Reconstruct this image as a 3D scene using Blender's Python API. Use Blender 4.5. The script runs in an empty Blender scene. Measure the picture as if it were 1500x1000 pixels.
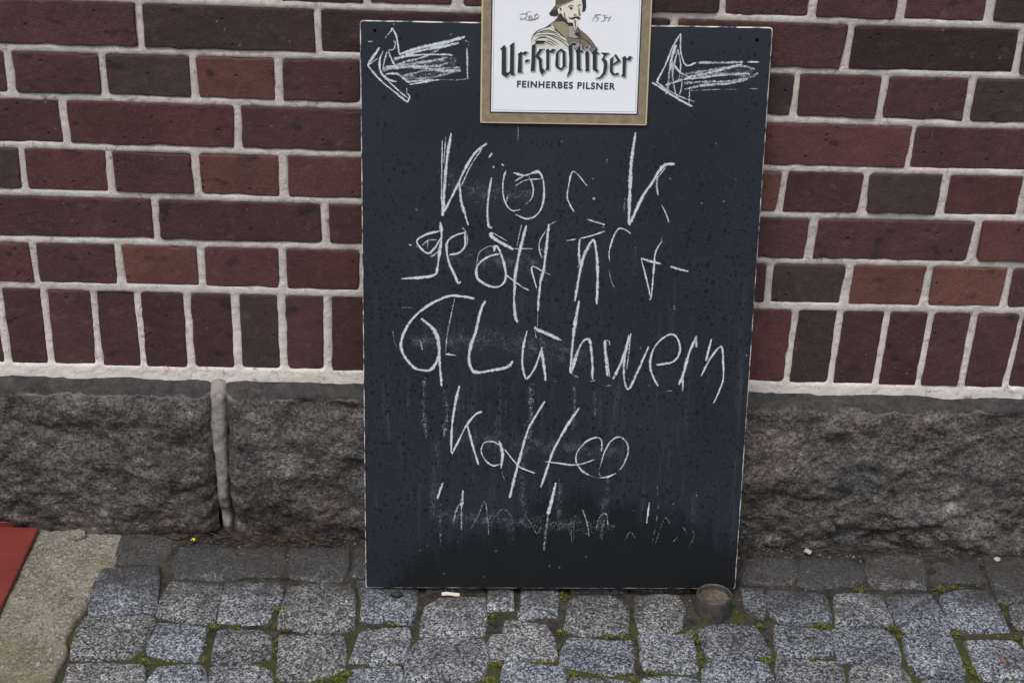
import bpy, bmesh, math, random
from mathutils import Vector, Matrix, noise

random.seed(7)
scene = bpy.context.scene
COL = scene.collection

# ------------------------------------------------------------------ camera
cam_data = bpy.data.cameras.new('camera')
cam = bpy.data.objects.new('camera', cam_data)
COL.objects.link(cam)
cam_data.sensor_width = 36.0
cam_data.lens = 2083.275 * 36.0 / 1500.0
cam_data.clip_start = 0.05
cam_data.clip_end = 500.0
R3 = ((0.998921400774484, -0.02481709815947948, 0.039244703001616),
      (0.02374625729283864, -0.4532649359587089, -0.8910594890886238),
      (0.03990175859939754, 0.8910303078286618, -0.4521867315516734))
rx, ry, rz = (Vector(r) for r in R3)
mw = Matrix((rx, -ry, -rz)).transposed().to_4x4()
mw.translation = Vector((0.66472, -2.08033, 1.42098))
cam.matrix_world = mw
scene.camera = cam

# ------------------------------------------------------------------ sky, sun, exposure
SUN_EL, SUN_AZ = math.radians(64), math.radians(205)      # azimuth from +Y clockwise: behind the photographer
world = bpy.data.worlds.new('World')
scene.world = world
world.use_nodes = True
wn, wl = world.node_tree.nodes, world.node_tree.links
wn.clear()
sky = wn.new('ShaderNodeTexSky')
sky.sky_type = 'NISHITA'
sky.sun_disc = False
sky.sun_elevation = SUN_EL
sky.sun_rotation = SUN_AZ
sky.air_density = 1.0
sky.dust_density = 6.0
sky.ozone_density = 1.0
hs = wn.new('ShaderNodeHueSaturation')
hs.inputs['Saturation'].default_value = 0.35
bg = wn.new('ShaderNodeBackground')
bg.inputs['Strength'].default_value = 0.11
wo = wn.new('ShaderNodeOutputWorld')
wl.new(sky.outputs[0], hs.inputs['Color'])
wl.new(hs.outputs[0], bg.inputs['Color'])
wl.new(bg.outputs[0], wo.inputs['Surface'])
sun_data = bpy.data.lights.new('sun', 'SUN')
sun_data.energy = 1.4
sun_data.angle = math.radians(22)
sun_data.color = (1.0, 0.975, 0.94)
sun = bpy.data.objects.new('sun', sun_data)
COL.objects.link(sun)
sd = Vector((math.sin(SUN_AZ) * math.cos(SUN_EL), math.cos(SUN_AZ) * math.cos(SUN_EL), math.sin(SUN_EL)))
sun.rotation_euler = sd.to_track_quat('Z', 'Y').to_euler()
sun.location = sd * 20
scene.view_settings.view_transform = 'Standard'
scene.view_settings.look = 'None'
scene.view_settings.gamma = 1.0
scene.view_settings.exposure = 0.18
scene.cycles.transparent_max_bounces = 32

# ------------------------------------------------------------------ traced measurements (metric, on the real planes)
# cobbles and moss: mm on the ground plane; joints and beds: mm on the wall; strokes 0.1 mm, print 0.01 mm on the board
COBBLES = [[(106,-47),(138,-44),(193,-54),(192,-77),(189,-128),(144,-125),(107,-126),(105,-89)],[(95,-146),(137,-143),(182,-135),(189,-165),(200,-252),(142,-255),(99,-257),(86,-218),(88,-172)],[(95,-265),(142,-259),(197,-257),(205,-283),(199,-333),(185,-358),(137,-364),(97,-362),(90,-340),(88,-298)],[(100,-385),(153,-380),(207,-381),(212,-395),(219,-464),(103,-466)],[(208,-76),(260,-75),(298,-78),(301,-132),(298,-164),(249,-161),(218,-159),(202,-130)],[(209,-170),(250,-170),(294,-171),(297,-209),(294,-265),(283,-274),(237,-267),(205,-260),(203,-215)],[(210,-279),(255,-282),(285,-289),(287,-327),(286,-361),(279,-367),(235,-360),(209,-352),(204,-333)],[(232,-389),(263,-381),(298,-382),(308,-421),(309,-459),(227,-461),(221,-416)],[(306,-78),(383,-80),(396,-151),(333,-159),(293,-165),(286,-106)],[(301,-169),(367,-165),(390,-166),(393,-206),(378,-271),(339,-276),(304,-269),(301,-221)],[(309,-296),(371,-296),(393,-310),(394,-358),(364,-366),(335,-374),(310,-368),(308,-334)],[(310,-382),(340,-379),(373,-376),(400,-391),(405,-419),(409,-457),(320,-459)],[(396,-80),(443,-74),(491,-77),(495,-122),(488,-163),(452,-164),(402,-155),(397,-116)],[(403,-189),(433,-178),(473,-172),(507,-176),(515,-215),(514,-276),(498,-288),(449,-289),(397,-282),(398,-251)],[(404,-304),(465,-300),(501,-299),(508,-337),(510,-383),(488,-394),(456,-406),(419,-407),(410,-394),(406,-347)],[(416,-422),(513,-420),(518,-485),(424,-487)],[(512,-163),(613,-160),(612,-217),(608,-265),(571,-266),(526,-263),(525,-219)],[(528,-291),(571,-282),(601,-285),(605,-312),(597,-361),(552,-366),(518,-363),(519,-341)],[(520,-381),(567,-375),(593,-376),(599,-401),(600,-453),(522,-455),(518,-403)],[(504,-72),(595,-71),(601,-147),(507,-148)],[(609,-68),(711,-68),(713,-146),(614,-147)],[(627,-224),(648,-203),(680,-200),(723,-207),(724,-260),(720,-295),(681,-298),(622,-299),(621,-256)],[(616,-314),(635,-303),(681,-305),(720,-309),(724,-344),(723,-379),(715,-397),(682,-406),(645,-407),(605,-404),(601,-370),(606,-341)],[(729,-142),(770,-139),(768,-227),(728,-229)],[(787,-140),(844,-138),(841,-231),(837,-244),(809,-245),(791,-255),(777,-249),(781,-223)],[(757,-254),(791,-264),(820,-270),(830,-300),(831,-342),(822,-354),(776,-352),(727,-350),(729,-312),(735,-293),(751,-290)],[(751,-364),(770,-358),(802,-364),(838,-371),(846,-382),(841,-410),(835,-445),(744,-447),(747,-398)],[(630,-103),(721,-100),(721,-179),(630,-182)],[(614,-5),(705,-2),(709,-83),(619,-86)],[(713,-2),(798,1),(796,-119),(717,-121)],[(806,1),(895,4),(889,-116),(804,-119)],[(861,-208),(878,-195),(925,-192),(944,-206),(956,-219),(950,-279),(936,-291),(897,-289),(858,-290),(849,-275),(855,-237)],[(855,-296),(883,-297),(915,-301),(954,-306),(953,-345),(947,-377),(920,-383),(877,-375),(838,-365),(842,-330)],[(970,-189),(1007,-185),(1043,-190),(1048,-226),(1036,-270),(1015,-283),(975,-285),(967,-269),(967,-238)],[(967,-290),(994,-289),(1049,-290),(1049,-331),(1049,-372),(1041,-379),(1004,-373),(966,-371),(965,-344)],[(861,-395),(903,-397),(941,-399),(940,-441),(850,-442),(851,-398)],[(962,-390),(995,-386),(1039,-394),(1045,-400),(1042,-439),(946,-441)],[(870,-85),(963,-82),(957,-176),(867,-178)],[(976,-82),(1072,-79),(1061,-171),(969,-174)],[(904,4),(1003,8),(997,-67),(899,-70)],[(1014,8),(1117,11),(1108,-64),(1005,-67)],[(1169,-86),(1212,-80),(1259,-83),(1255,-116),(1238,-149),(1189,-152),(1156,-147),(1156,-119)],[(1267,-79),(1328,-77),(1359,-80),(1372,-100),(1361,-145),(1320,-151),(1272,-160),(1250,-153)],[(1193,-168),(1235,-163),(1286,-175),(1287,-202),(1281,-247),(1240,-254),(1200,-248),(1189,-231),(1186,-193)],[(1190,-261),(1236,-263),(1276,-271),(1269,-313),(1265,-332),(1227,-337),(1179,-330)],[(1063,-271),(1097,-261),(1155,-262),(1165,-294),(1169,-336),(1118,-342),(1069,-341),(1067,-310)],[(1070,-352),(1123,-344),(1159,-355),(1163,-380),(1151,-442),(1047,-444),(1058,-372)],[(1177,-341),(1221,-345),(1265,-351),(1274,-367),(1262,-439),(1171,-441),(1171,-396),(1170,-370)],[(1148,-167),(1185,-168),(1182,-216),(1173,-239),(1151,-217)],[(1307,-175),(1362,-173),(1383,-176),(1383,-203),(1382,-245),(1375,-252),(1318,-256),(1293,-255),(1297,-217)],[(1281,-266),(1329,-261),(1367,-267),(1377,-289),(1375,-331),(1368,-347),(1319,-346),(1274,-344),(1277,-312)],[(1292,-357),(1318,-349),(1366,-355),(1377,-382),(1368,-437),(1265,-439),(1283,-374)],[(1384,-75),(1440,-65),(1482,-68),(1473,-126),(1463,-159),(1425,-158),(1379,-157),(1369,-137)],[(1491,-72),(1540,-66),(1581,-65),(1575,-99),(1576,-135),(1534,-137),(1484,-138),(1482,-110)],[(1393,-176),(1437,-167),(1471,-166),(1474,-205),(1475,-257),(1469,-268),(1431,-271),(1399,-270),(1391,-245),(1389,-211)],[(1483,-176),(1524,-159),(1570,-160),(1571,-195),(1572,-247),(1570,-262),(1502,-268),(1483,-253),(1481,-212)],[(1392,-285),(1434,-277),(1468,-279),(1469,-322),(1467,-363),(1460,-380),(1424,-374),(1392,-375),(1386,-348),(1388,-317)],[(1491,-290),(1530,-289),(1570,-288),(1575,-326),(1565,-374),(1533,-382),(1489,-381),(1487,-346)],[(1590,-60),(1631,-59),(1694,-62),(1657,-177),(1599,-190),(1578,-187),(1582,-131)],[(1594,-198),(1651,-192),(1644,-253),(1589,-254),(1585,-232)],[(1590,-276),(1635,-275),(1622,-325),(1583,-323)],[(1395,-388),(1458,-387),(1448,-439),(1374,-440)],[(1486,-396),(1553,-388),(1545,-437),(1477,-438)]]
MOSS = [(208,-372),(297,-285),(334,-286),(293,-364),(309,-393),(385,-241),(397,-325),(401,-347),(410,-412),(450,-415),(476,-414),(496,-403),(507,-396),(447,-289),(410,-290),(568,-266),(576,-365),(511,-341),(601,-339),(625,-407),(334,-288),(662,-303),(728,-361),(742,-361),(804,-358),(818,-358),(738,-407),(625,-409),(725,-401),(848,-382),(844,-399),(728,-250),(849,-195),(850,-195),(1055,-279),(1056,-301),(959,-327),(977,-376),(992,-379),(943,-296),(916,-292),(909,-394),(926,-391),(850,-387),(845,-404),(1052,-337),(1054,-363),(950,-399),(849,-281),(835,-324),(1257,-263),(1262,-263),(1096,-346),(1169,-348),(1170,-383),(1166,-396),(1280,-344),(1233,-343),(1052,-335),(1054,-355),(1167,-261),(1053,-282),(1064,-296),(1158,-346),(1281,-343),(1380,-260),(1387,-278),(1394,-270),(1481,-275),(1473,-339),(1476,-356),(1477,-370),(1486,-389),(1587,-198),(1578,-217),(1581,-284),(1489,-154),(1348,-162),(1519,-153),(1396,-391),(1543,-378),(1531,-382),(1449,-379),(1485,-158)]
JOINTS = {1:[-66,192,453,717,977,1241,1500],2:[-5,132,265,391,520,649,778,908,1040,1171,1305,1440],3:[68,328,585,841,1100,1361],4:[-3,129,260,393,521,650,779,909,1041,1172,1301,1427,1555],5:[-70,193,457,711,968,1228,1491],6:[-4,130,259,387,516,646,776,907,1038,1170,1297,1428,1559],7:[-65,5,82,155,232,309,384,457,532,608,683,759,835,912,988,1064,1141,1219,1294,1371,1443,1517,1593],0:[1046,1180,1311,1445]}
BEDS = {0:[(190,907),(455,907),(948,910),(1121,909),(1500,911)],1:[(-15,830),(511,833),(1130,832),(1515,835)],2:[(-24,757),(510,757),(1139,756),(1531,757)],3:[(-33,679),(510,680),(1149,677),(1547,680)],4:[(-43,602),(509,602),(1159,600),(1563,604)],5:[(-52,523),(508,525),(1168,521),(1579,524)],6:[(-62,445),(507,444),(1178,441),(1595,444)],7:[(-80,295),(506,296),(1196,293),(1626,293)]}
STROKES = {'k':[(4.5,1.0,[(1341,7412),(1273,6951),(1226,6277),(1216,6161)]),(2.5,0.8,[(1210,7298),(1203,6744),(1205,6328)]),(2.0,0.7,[(1260,7360),(1232,6950)]),(4.0,1.0,[(1873,7267),(1691,7111),(1540,6852),(1389,6518),(1216,6182)]),(2.0,0.8,[(1802,7184),(1642,6936),(1501,6624)]),(4.5,0.9,[(1470,6685),(1493,6416),(1546,6228),(1610,6019)]),(2.5,0.6,[(1602,6853),(1541,6728)]),(3.0,1.0,[(1956,7125),(1906,7052)]),(3.0,0.8,[(1970,6930),(1991,6899)]),(3.0,0.8,[(2102,6962),(2134,6932)]),(3.2,0.95,[(1952,6754),(1914,6494),(1897,6233),(1921,6012),(1973,5992)]),(2.5,0.9,[(2166,6860),(2127,6705),(2131,6497),(2185,6341),(2269,6258),(2393,6270)]),(3.0,0.95,[(2279,6831),(2465,6792),(2638,6856),(2724,6744),(2750,6505),(2714,6295),(2613,6168),(2479,6135),(2322,6196)]),(2.5,0.8,[(2302,6697),(2465,6802),(2649,6836)]),(2.0,0.8,[(2314,6635),(2467,6720),(2703,6743)]),(2.0,0.8,[(2517,6772),(2582,6607),(2565,6450),(2474,6355)]),(2.0,0.7,[(2559,6741),(2584,6555),(2565,6461)]),(2.0,0.6,[(2203,6498),(2175,6341)]),(2.0,0.5,[(2337,7518),(2342,7304)]),(2.2,0.9,[(3397,6649),(3184,6864),(3118,6645),(3102,6478),(3148,6353),(3213,6249)]),(3.0,0.8,[(3517,6473),(3497,6442)]),(2.0,0.5,[(3682,7056),(3685,6984)]),(5.0,1.0,[(4097,7462),(4053,7041),(4048,6678),(4052,6070)]),(4.0,1.0,[(4706,6998),(4572,6986),(4483,6892),(4378,6704),(4233,6472),(4064,6049)]),(2.0,0.8,[(4574,6945),(4448,6767)]),(4.5,0.7,[(4456,6809),(4453,6663),(4480,6517)]),(2.5,0.8,[(4539,6371),(4608,6246),(4667,6099)]),(4.0,0.3,[(3974,6469),(3972,6238)])],
 'g':[(4.0,1.0,[(1185,6066),(1207,5856),(1177,5590),(1147,5377),(1106,5248),(897,5202),(594,5177)]),(3.0,1.0,[(1186,5929),(979,5874),(834,5777),(897,5651),(1011,5578),(1094,5653),(1197,5824)]),(2.0,0.8,[(917,5704),(1000,5779),(1135,5791)]),(2.0,0.7,[(990,5652),(1000,5790)]),(2.5,0.8,[(1042,5525),(1156,5611),(1187,5739)]),(3.5,0.8,[(1011,5578),(1115,5675),(1176,5781)]),(3.4,1.0,[(1559,5923),(1561,5701),(1469,5594),(1323,5560)]),(3.6,1.0,[(1559,5913),(1384,5847),(1291,5751),(1292,5570),(1335,5400),(1420,5219),(1462,5123),(1504,5145)]),(2.0,0.7,[(1517,5986),(1580,5913),(1602,5786),(1582,5701)]),(2.5,0.9,[(710,5712),(751,5702)]),(3.6,1.0,[(2115,5591),(1917,5535),(1763,5405),(1743,5255),(1808,5148),(1998,5064),(2134,5098),(2194,5228),(2159,5442),(2072,5675),(2019,5696),(2010,5621)]),(1.5,0.7,[(1742,5405),(1781,5597),(1915,5695),(2019,5707)]),(2.6,0.9,[(2194,5260),(2289,5186),(2449,5069),(2556,5016)]),(4.6,1.0,[(1964,5918),(1965,5854),(2123,5750),(2301,5657)]),(2.0,0.8,[(1985,5908),(2205,5783)]),(5.0,1.0,[(2492,6030),(2406,5658),(2349,5337),(2323,5067)]),(4.5,0.9,[(2333,5121),(2327,4851),(2353,4611),(2387,4502)]),(2.0,0.7,[(2419,6040),(2353,5711)]),(2.2,0.7,[(2301,5667),(2593,5671)]),(2.0,0.5,[(2677,5661),(2761,5652)]),(4.5,1.0,[(2834,6055),(2810,5769),(2778,5395),(2721,5126)]),(4.0,0.9,[(2738,5287),(2707,4855),(2700,4691)]),(2.0,0.5,[(2700,4691),(2695,4440)]),(2.0,0.8,[(2795,5960),(2705,5800),(2698,5661),(2743,5523)]),(2.6,1.0,[(2671,5050),(2589,5382),(2780,5309)]),(2.5,0.5,[(2780,5309),(2875,5267)]),(1.6,0.6,[(2835,6034),(2947,6109)]),(3.6,0.9,[(3309,5828),(3305,5637),(3322,5434)]),(4.2,1.0,[(3267,4850),(3335,5348),(3400,5616),(3488,5788),(3541,5778),(3594,5458),(3607,5081),(3606,4810)]),(2.5,0.7,[(3292,5380),(3390,5595),(3491,5724)]),(2.6,0.8,[(3112,5805),(3247,5827)]),(2.6,0.9,[(3320,5839),(3527,5895),(3691,5960)]),(2.6,0.9,[(3414,6136),(3688,6055)]),(2.6,0.9,[(4090,5923),(3993,5985),(3899,5994),(3821,5856),(3767,5621),(3782,5493)]),(1.6,0.5,[(3777,5353),(3814,5192),(3872,5063)]),(1.6,0.4,[(4161,5711),(4189,5562)]),(2.6,0.95,[(4576,5822),(4480,5629),(4463,5307),(4448,4949),(4419,4884)]),(2.8,1.0,[(4438,4928),(4350,5252),(4264,5530)]),(4.2,1.0,[(4263,5541),(4434,5489),(4572,5459)]),(4.2,0.9,[(4722,5417),(4861,5376),(5000,5345)]),(2.0,0.5,[(4583,5897),(4537,5758)])],
 'w':[(4.2,1.0,[(1716,4877),(1558,4908),(1348,4916),(1139,4838),(877,4662),(698,4452),(602,4232),(591,4067),(665,3902),(793,3758),(952,3715),(1058,3738),(1143,3873),(1195,4095)]),(6.0,1.0,[(898,4553),(1088,4380),(1163,4183),(1186,3851),(1219,3460)]),(2.4,0.6,[(1412,4874),(1351,4568),(1300,4294),(1280,4018)]),(4.0,0.95,[(1280,3985),(1440,3964)]),(2.5,0.6,[(877,4213),(920,4048)]),(2.5,0.35,[(593,4724),(782,4726)]),(2.0,0.35,[(455,4373),(486,4176),(539,4066)]),(4.8,1.0,[(1885,4846),(1813,4682),(1744,4353),(1672,4132),(1642,3911),(1687,3744),(1773,3689),(1996,3725),(2241,3783),(2324,3883)]),(3.4,1.0,[(2538,4372),(2490,4140),(2474,3863),(2522,3629),(2576,3618),(2689,3809),(2778,4110)]),(5.0,0.9,[(2767,4110),(2793,3921),(2831,3698),(2845,3564)]),(5.0,1.0,[(2653,4439),(2696,4396),(2890,4310),(3073,4223)]),(2.5,0.5,[(2654,4395),(2689,4252)]),(4.6,1.0,[(3330,4861),(3278,4478),(3247,4092),(3227,3702)]),(5.0,0.9,[(3238,3691),(3354,4093),(3445,4238),(3521,4216),(3560,3984),(3585,3593)]),(4.0,0.6,[(3251,3981),(3259,3702)]),(4.6,1.0,[(3755,4230),(3774,3986),(3819,3651)]),(3.0,0.8,[(3796,3986),(3852,3629)]),(2.0,0.8,[(3744,4230),(3819,4219),(3832,4153)]),(5.0,0.9,[(3907,3596),(4044,3933),(4156,4344)]),(4.0,0.9,[(4124,4322),(4068,3877),(4092,3541),(4161,3440),(4250,3633),(4442,4137)]),(3.0,0.6,[(4156,4322),(4115,3766)]),(3.2,1.0,[(4574,3837),(4723,3861),(4819,3884),(4911,3974),(4935,4130),(4885,4274),(4786,4339),(4630,4249),(4510,4071),(4478,3825),(4540,3635),(4623,3489)]),(4.0,0.8,[(4628,3838),(4808,3884)]),(4.0,1.0,[(5183,4310),(5071,3998),(5003,3662),(4945,3515)]),(4.0,0.7,[(5173,4299),(5193,4133)]),(4.0,0.8,[(5004,3639),(5015,3414)]),(3.6,1.0,[(5421,4268),(5379,4057),(5355,3911)]),(3.0,1.0,[(5294,3664),(5418,3945),(5578,4147),(5626,3891),(5643,3611),(5580,3385),(5514,3214)]),(2.5,0.35,[(4746,3400),(4853,3424)]),(2.5,0.5,[(3227,3691),(3358,3625)]),(2.5,0.5,[(3543,3559),(3628,3582)]),(2.5,0.5,[(3782,3482),(3889,3506)])],
 'c':[(3.6,1.0,[(1497,3474),(1435,3181),(1385,2783),(1377,2358)]),(3.6,1.0,[(1388,2335),(1611,2807),(1759,3002),(1856,3048)]),(3.4,1.0,[(1621,2842),(1711,2499),(1813,2153)]),(2.4,0.9,[(2166,2479),(2035,2547),(1895,2523),(1853,2385),(1920,2235),(2041,2143),(2150,2167)]),(4.8,1.0,[(2133,2559),(2190,2364),(2173,2098)]),(2.5,0.4,[(2185,2040),(2231,1900)]),(4.0,1.0,[(2842,3226),(2708,2987),(2584,2735),(2494,2389),(2414,2041),(2343,1714),(2324,1596)]),(2.6,0.95,[(2222,2422),(2433,2157),(2566,2077),(2720,2020)]),(4.2,1.0,[(3385,3117),(3271,2934),(3148,2716),(2994,2393),(2894,2044),(2813,1775)]),(3.0,0.9,[(2868,2218),(3054,2196),(3327,2163),(3512,2199),(3652,2258)]),(3.0,0.9,[(3767,2398),(3761,2571),(3683,2628),(3533,2569),(3386,2395),(3369,2222),(3462,2071),(3585,1990)]),(2.8,0.8,[(3764,2189),(3822,2398),(3913,2572),(4041,2642),(4153,2562),(4193,2401),(4136,2192),(4074,2087)]),(3.0,0.9,[(3773,1945),(3903,1969),(4011,2028)]),(2.0,0.4,[(3774,2201),(3736,2050),(3784,1945)]),(2.0,0.4,[(4084,2110),(4043,2052)]),(2.0,0.4,[(3585,1990),(3684,1956),(3773,1945)])],
 'f':[(2.6,0.9,[(1250,1847),(1185,1660),(1164,1566)]),(3.4,0.8,[(1567,1721),(1548,1391)]),(3.0,0.45,[(1548,1391),(1551,1036)]),(2.4,0.6,[(1418,1154),(1482,1426),(1558,1509)]),(1.8,0.45,[(1705,1072),(1823,1298),(1919,1535),(1966,1275),(1993,955)]),(1.6,0.25,[(2055,1217),(2195,1395),(2306,1336),(2376,1159),(2392,861)]),(1.6,0.3,[(2443,1100),(2583,1255),(2697,1101),(2777,982),(2861,1161)]),(5.0,0.95,[(3052,1858),(3004,1600),(2945,1316)]),(4.0,0.4,[(2945,1316),(2910,983),(2895,683)]),(1.8,0.3,[(3310,1283),(3335,841)]),(2.0,0.5,[(3494,1402),(3579,1165),(3620,926)]),(1.8,0.45,[(3727,1047),(3775,1261),(3883,1321),(3927,1048)]),(2.6,0.9,[(4571,1526),(4543,1170)]),(1.8,0.2,[(4677,1868),(4718,1468),(4690,1111),(4648,811)]),(1.8,0.25,[(4704,811),(4779,1111),(4849,1267),(4933,1136)]),(2.0,0.4,[(4927,1493),(5002,1529)]),(2.0,0.35,[(4992,849),(5055,921)]),(2.0,0.3,[(5134,1113),(5207,994)]),(2.0,0.25,[(5264,778),(5321,947),(5291,1090)]),(2.0,0.3,[(4200,869),(4283,1013),(4365,918)]),(9.0,0.1,[(1208,1507),(1211,736)]),(9.0,0.1,[(3371,1460),(3367,865)])],
 'l':[(2.0,0.7,[(475,8911),(365,8782)]),(3.0,1.0,[(455,8872),(475,8921),(534,8795),(573,8550)]),(5.0,1.0,[(573,8550),(843,8643),(1222,8728),(1531,8821)]),(4.0,0.9,[(122,8365),(133,8425),(284,8644)]),(3.0,1.0,[(122,8365),(321,8150),(692,7856)]),(2.5,0.9,[(381,8191),(572,8015),(702,7917)]),(2.5,0.9,[(692,7856),(722,7937),(692,7987)]),(2.0,0.8,[(682,8066),(682,7976)]),(2.0,0.7,[(115,8729),(185,8731)]),(3.2,0.75,[(1563,8665),(1578,8210)]),(2.0,0.6,[(1532,8763),(1592,8744),(1583,8695)]),(2.5,0.95,[(723,8117),(1074,8182),(1155,8193)]),(2.2,0.5,[(1155,8193),(1447,8198),(1587,8220)]),(4.5,0.9,[(503,8470),(823,8594),(1223,8679),(1442,8732)]),(4.0,0.7,[(342,8300),(623,8433),(923,8517),(1153,8629)]),(3.0,0.9,[(483,8490),(823,8544),(1223,8561),(1354,8553)]),(4.5,0.7,[(322,8349),(723,8415),(1124,8480),(1274,8522)]),(4.5,0.7,[(322,8329),(723,8375),(1124,8391),(1284,8443)]),(5.0,0.8,[(382,8370),(823,8377),(1225,8324),(1476,8337)]),(6.0,0.55,[(622,8235),(923,8319),(1224,8363),(1465,8377)]),(6.0,0.55,[(642,8195),(1024,8221),(1325,8305),(1425,8347)]),(4.0,0.8,[(672,8156),(1074,8192)]),(3.4,0.9,[(372,8260),(522,8273),(602,8234),(723,8137)]),(3.4,0.9,[(334,8596),(283,8447),(302,8299),(371,8201),(532,8154)]),(2.6,0.8,[(393,8587),(353,8448),(332,8309)]),(2.2,0.8,[(404,8607),(493,8628),(514,8726),(484,8745)]),(3.0,0.9,[(413,8587),(483,8430),(552,8333)]),(3.0,0.8,[(132,8395),(253,8486)]),(3.0,0.7,[(342,8250),(421,8192)])],
 'r':[(2.6,1.0,[(4700,8923),(4589,8714),(4500,8465),(4390,8234),(4402,8194),(4517,8116)]),(2.5,0.8,[(4517,8116),(4727,8008),(4955,7931)]),(3.6,1.0,[(4310,8203),(4519,8085),(4729,7958),(4928,7860)]),(2.0,0.7,[(4878,7839),(4875,8101)]),(1.8,0.5,[(4875,8091),(5079,8104),(5333,8118)]),(1.8,0.4,[(5404,8119),(5588,8122)]),(1.8,0.4,[(5771,8135),(5894,8137)]),(2.6,1.0,[(4700,8913),(4713,8667),(4772,8499),(4835,8460),(4955,8502)]),(5.0,0.7,[(4985,8503),(5361,8509),(5645,8523)]),(2.4,1.0,[(5716,8524),(5888,8527)]),(4.5,0.9,[(4638,8755),(4587,8566),(4566,8366)]),(4.5,0.6,[(4556,8366),(4553,8216),(4531,8035)]),(2.6,0.8,[(4671,8696),(4631,8497),(4609,8317)]),(2.4,0.8,[(4672,8686),(4723,8469),(4713,8269)]),(2.4,0.7,[(4599,8516),(4609,8317),(4662,8068),(4707,7998),(4751,8119),(4755,8240)]),(3.0,0.9,[(4600,8496),(4708,8369),(4844,8301)]),(5.0,0.8,[(4515,8166),(4665,8218),(4915,8302),(5266,8387),(5636,8493)]),(5.0,0.55,[(4761,8330),(5164,8396),(5618,8463),(5835,8416)]),(4.0,0.8,[(4765,8250),(5169,8306),(5676,8354),(5758,8335)]),(6.0,0.55,[(4788,8200),(5072,8224),(5479,8241),(5781,8306),(5879,8367)]),(5.0,0.7,[(4803,8110),(5075,8174),(5481,8211),(5732,8275)]),(5.0,0.5,[(4883,8322),(5370,8349),(5729,8315)]),(3.0,0.9,[(4521,8035),(4559,8096)])],
 'd':[(16.0,0.16,[(1252,3405),(1307,3067),(1256,2610)]),(14.0,0.12,[(952,3626),(932,3064),(986,2608)]),(16.0,0.16,[(2610,3528),(2630,3077),(2581,2390)]),(12.0,0.13,[(3286,3512),(3321,3083),(3288,2740)]),(12.0,0.1,[(3614,3368),(3649,2971)]),(22.0,0.07,[(2549,2849),(2514,1925),(2584,1219)]),(20.0,0.07,[(3116,1929),(3120,984)]),(30.0,0.05,[(1148,2610),(1099,1212)]),(26.0,0.06,[(3883,1934),(3811,867)]),(14.0,0.1,[(2760,4418),(2741,3865)]),(30.0,0.13,[(322,8349),(923,8398),(1404,8505)]),(22.0,0.13,[(622,8235),(1024,8281),(1445,8357)]),(26.0,0.13,[(4662,8268),(5167,8346),(5816,8396)]),(18.0,0.12,[(4559,8714),(4594,8417),(4569,8096)]),(60.0,0.05,[(1130,6846),(1749,6544),(2574,6503)]),(60.0,0.05,[(928,5587),(1970,5493),(2809,5396)]),(70.0,0.05,[(719,4178),(1989,4191),(3486,3983)]),(60.0,0.05,[(1472,2612),(2665,2506),(4084,2400)]),(50.0,0.07,[(1154,1271),(2695,1161),(4024,1108)])]}
FRAKTUR = [[(20460,86525),(21081,87200),(21377,86762),(21436,83381),(21649,83134),(21962,83389),(21945,86815),(21850,87079),(22516,87621),(22603,83041),(22805,82937),(22246,82749),(21987,83032),(21435,82441),(20746,82923),(20733,86397)],[(23074,85858),(23536,86265),(23811,86092),(24168,86319),(24549,86237),(24180,85724),(23726,85806),(23748,83417),(23916,83223),(23100,83165),(23162,85548)],[(24112,84673),(24284,85121),(24844,85175),(24655,84726)],[(25099,87133),(25634,87451),(25626,87787),(25759,87896),(27132,87874),(26854,87409),(25726,87347),(25675,85677),(26240,86664),(27070,86722),(26696,86476),(26190,85686),(26654,85248),(26730,84001),(27197,83472),(26694,82864),(26314,83547),(26142,85062),(25724,85500),(25636,83429),(25028,83420),(25096,85223)],[(27149,86457),(27503,86773),(27829,86423),(28137,86739),(28655,86659),(28290,86102),(27746,86138),(27783,83642),(27111,83631),(27302,83965),(27247,86147)],[(29402,86822),(28695,86171),(28608,84388),(28755,83988),(29493,83580),(29482,83955),(29157,84218),(29103,86178),(29415,86360)],[(29402,86822),(30094,86371),(30219,84235),(29493,83580),(29482,83955),(29702,84227),(29646,86186),(29415,86360)],[(30442,87176),(31195,87720),(31806,87553),(31483,87175),(31119,87258),(31239,83894),(30881,83082),(30328,82697),(30638,83616),(30679,85313)],[(31504,86483),(32263,87427),(32288,86629),(32697,86591),(32601,86216),(32302,86212),(32399,84002),(32605,83826),(32232,83534),(31796,83813),(31679,86130)],[(32963,86240),(33357,86647),(33573,86161),(33660,83556),(33033,83546),(33129,83924)],[(32897,86861),(33244,87310),(33537,87226),(33174,86715)],[(33824,86254),(34719,87113),(34745,86358),(35066,86274),(34966,86032),(34713,85984),(34784,83950),(35067,83686),(34786,83395),(34160,83851),(34087,85991)],[(35254,86340),(36564,86254),(36063,85828),(35821,85485),(36197,85134),(36363,84333),(36157,83255),(35366,82462),(34523,82556),(35263,82792),(35695,83427),(35793,84503),(35637,85036),(35355,85299),(35744,85840),(35602,86016)],[(36669,85409),(37155,85774),(37157,84524),(37146,83629),(37433,83275),(37944,83481),(38051,83088),(37170,82984),(36676,83532)],[(37155,85774),(37504,86136),(38291,85079),(37116,84416),(37150,84703),(37724,85159),(37431,85689)],[(38390,85571),(38877,85891),(39168,85450),(39470,85856),(39898,85818),(39634,85172),(39085,85252),(39065,82834),(38868,82741),(38386,82931),(38572,83293),(38539,85261)]]
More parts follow.
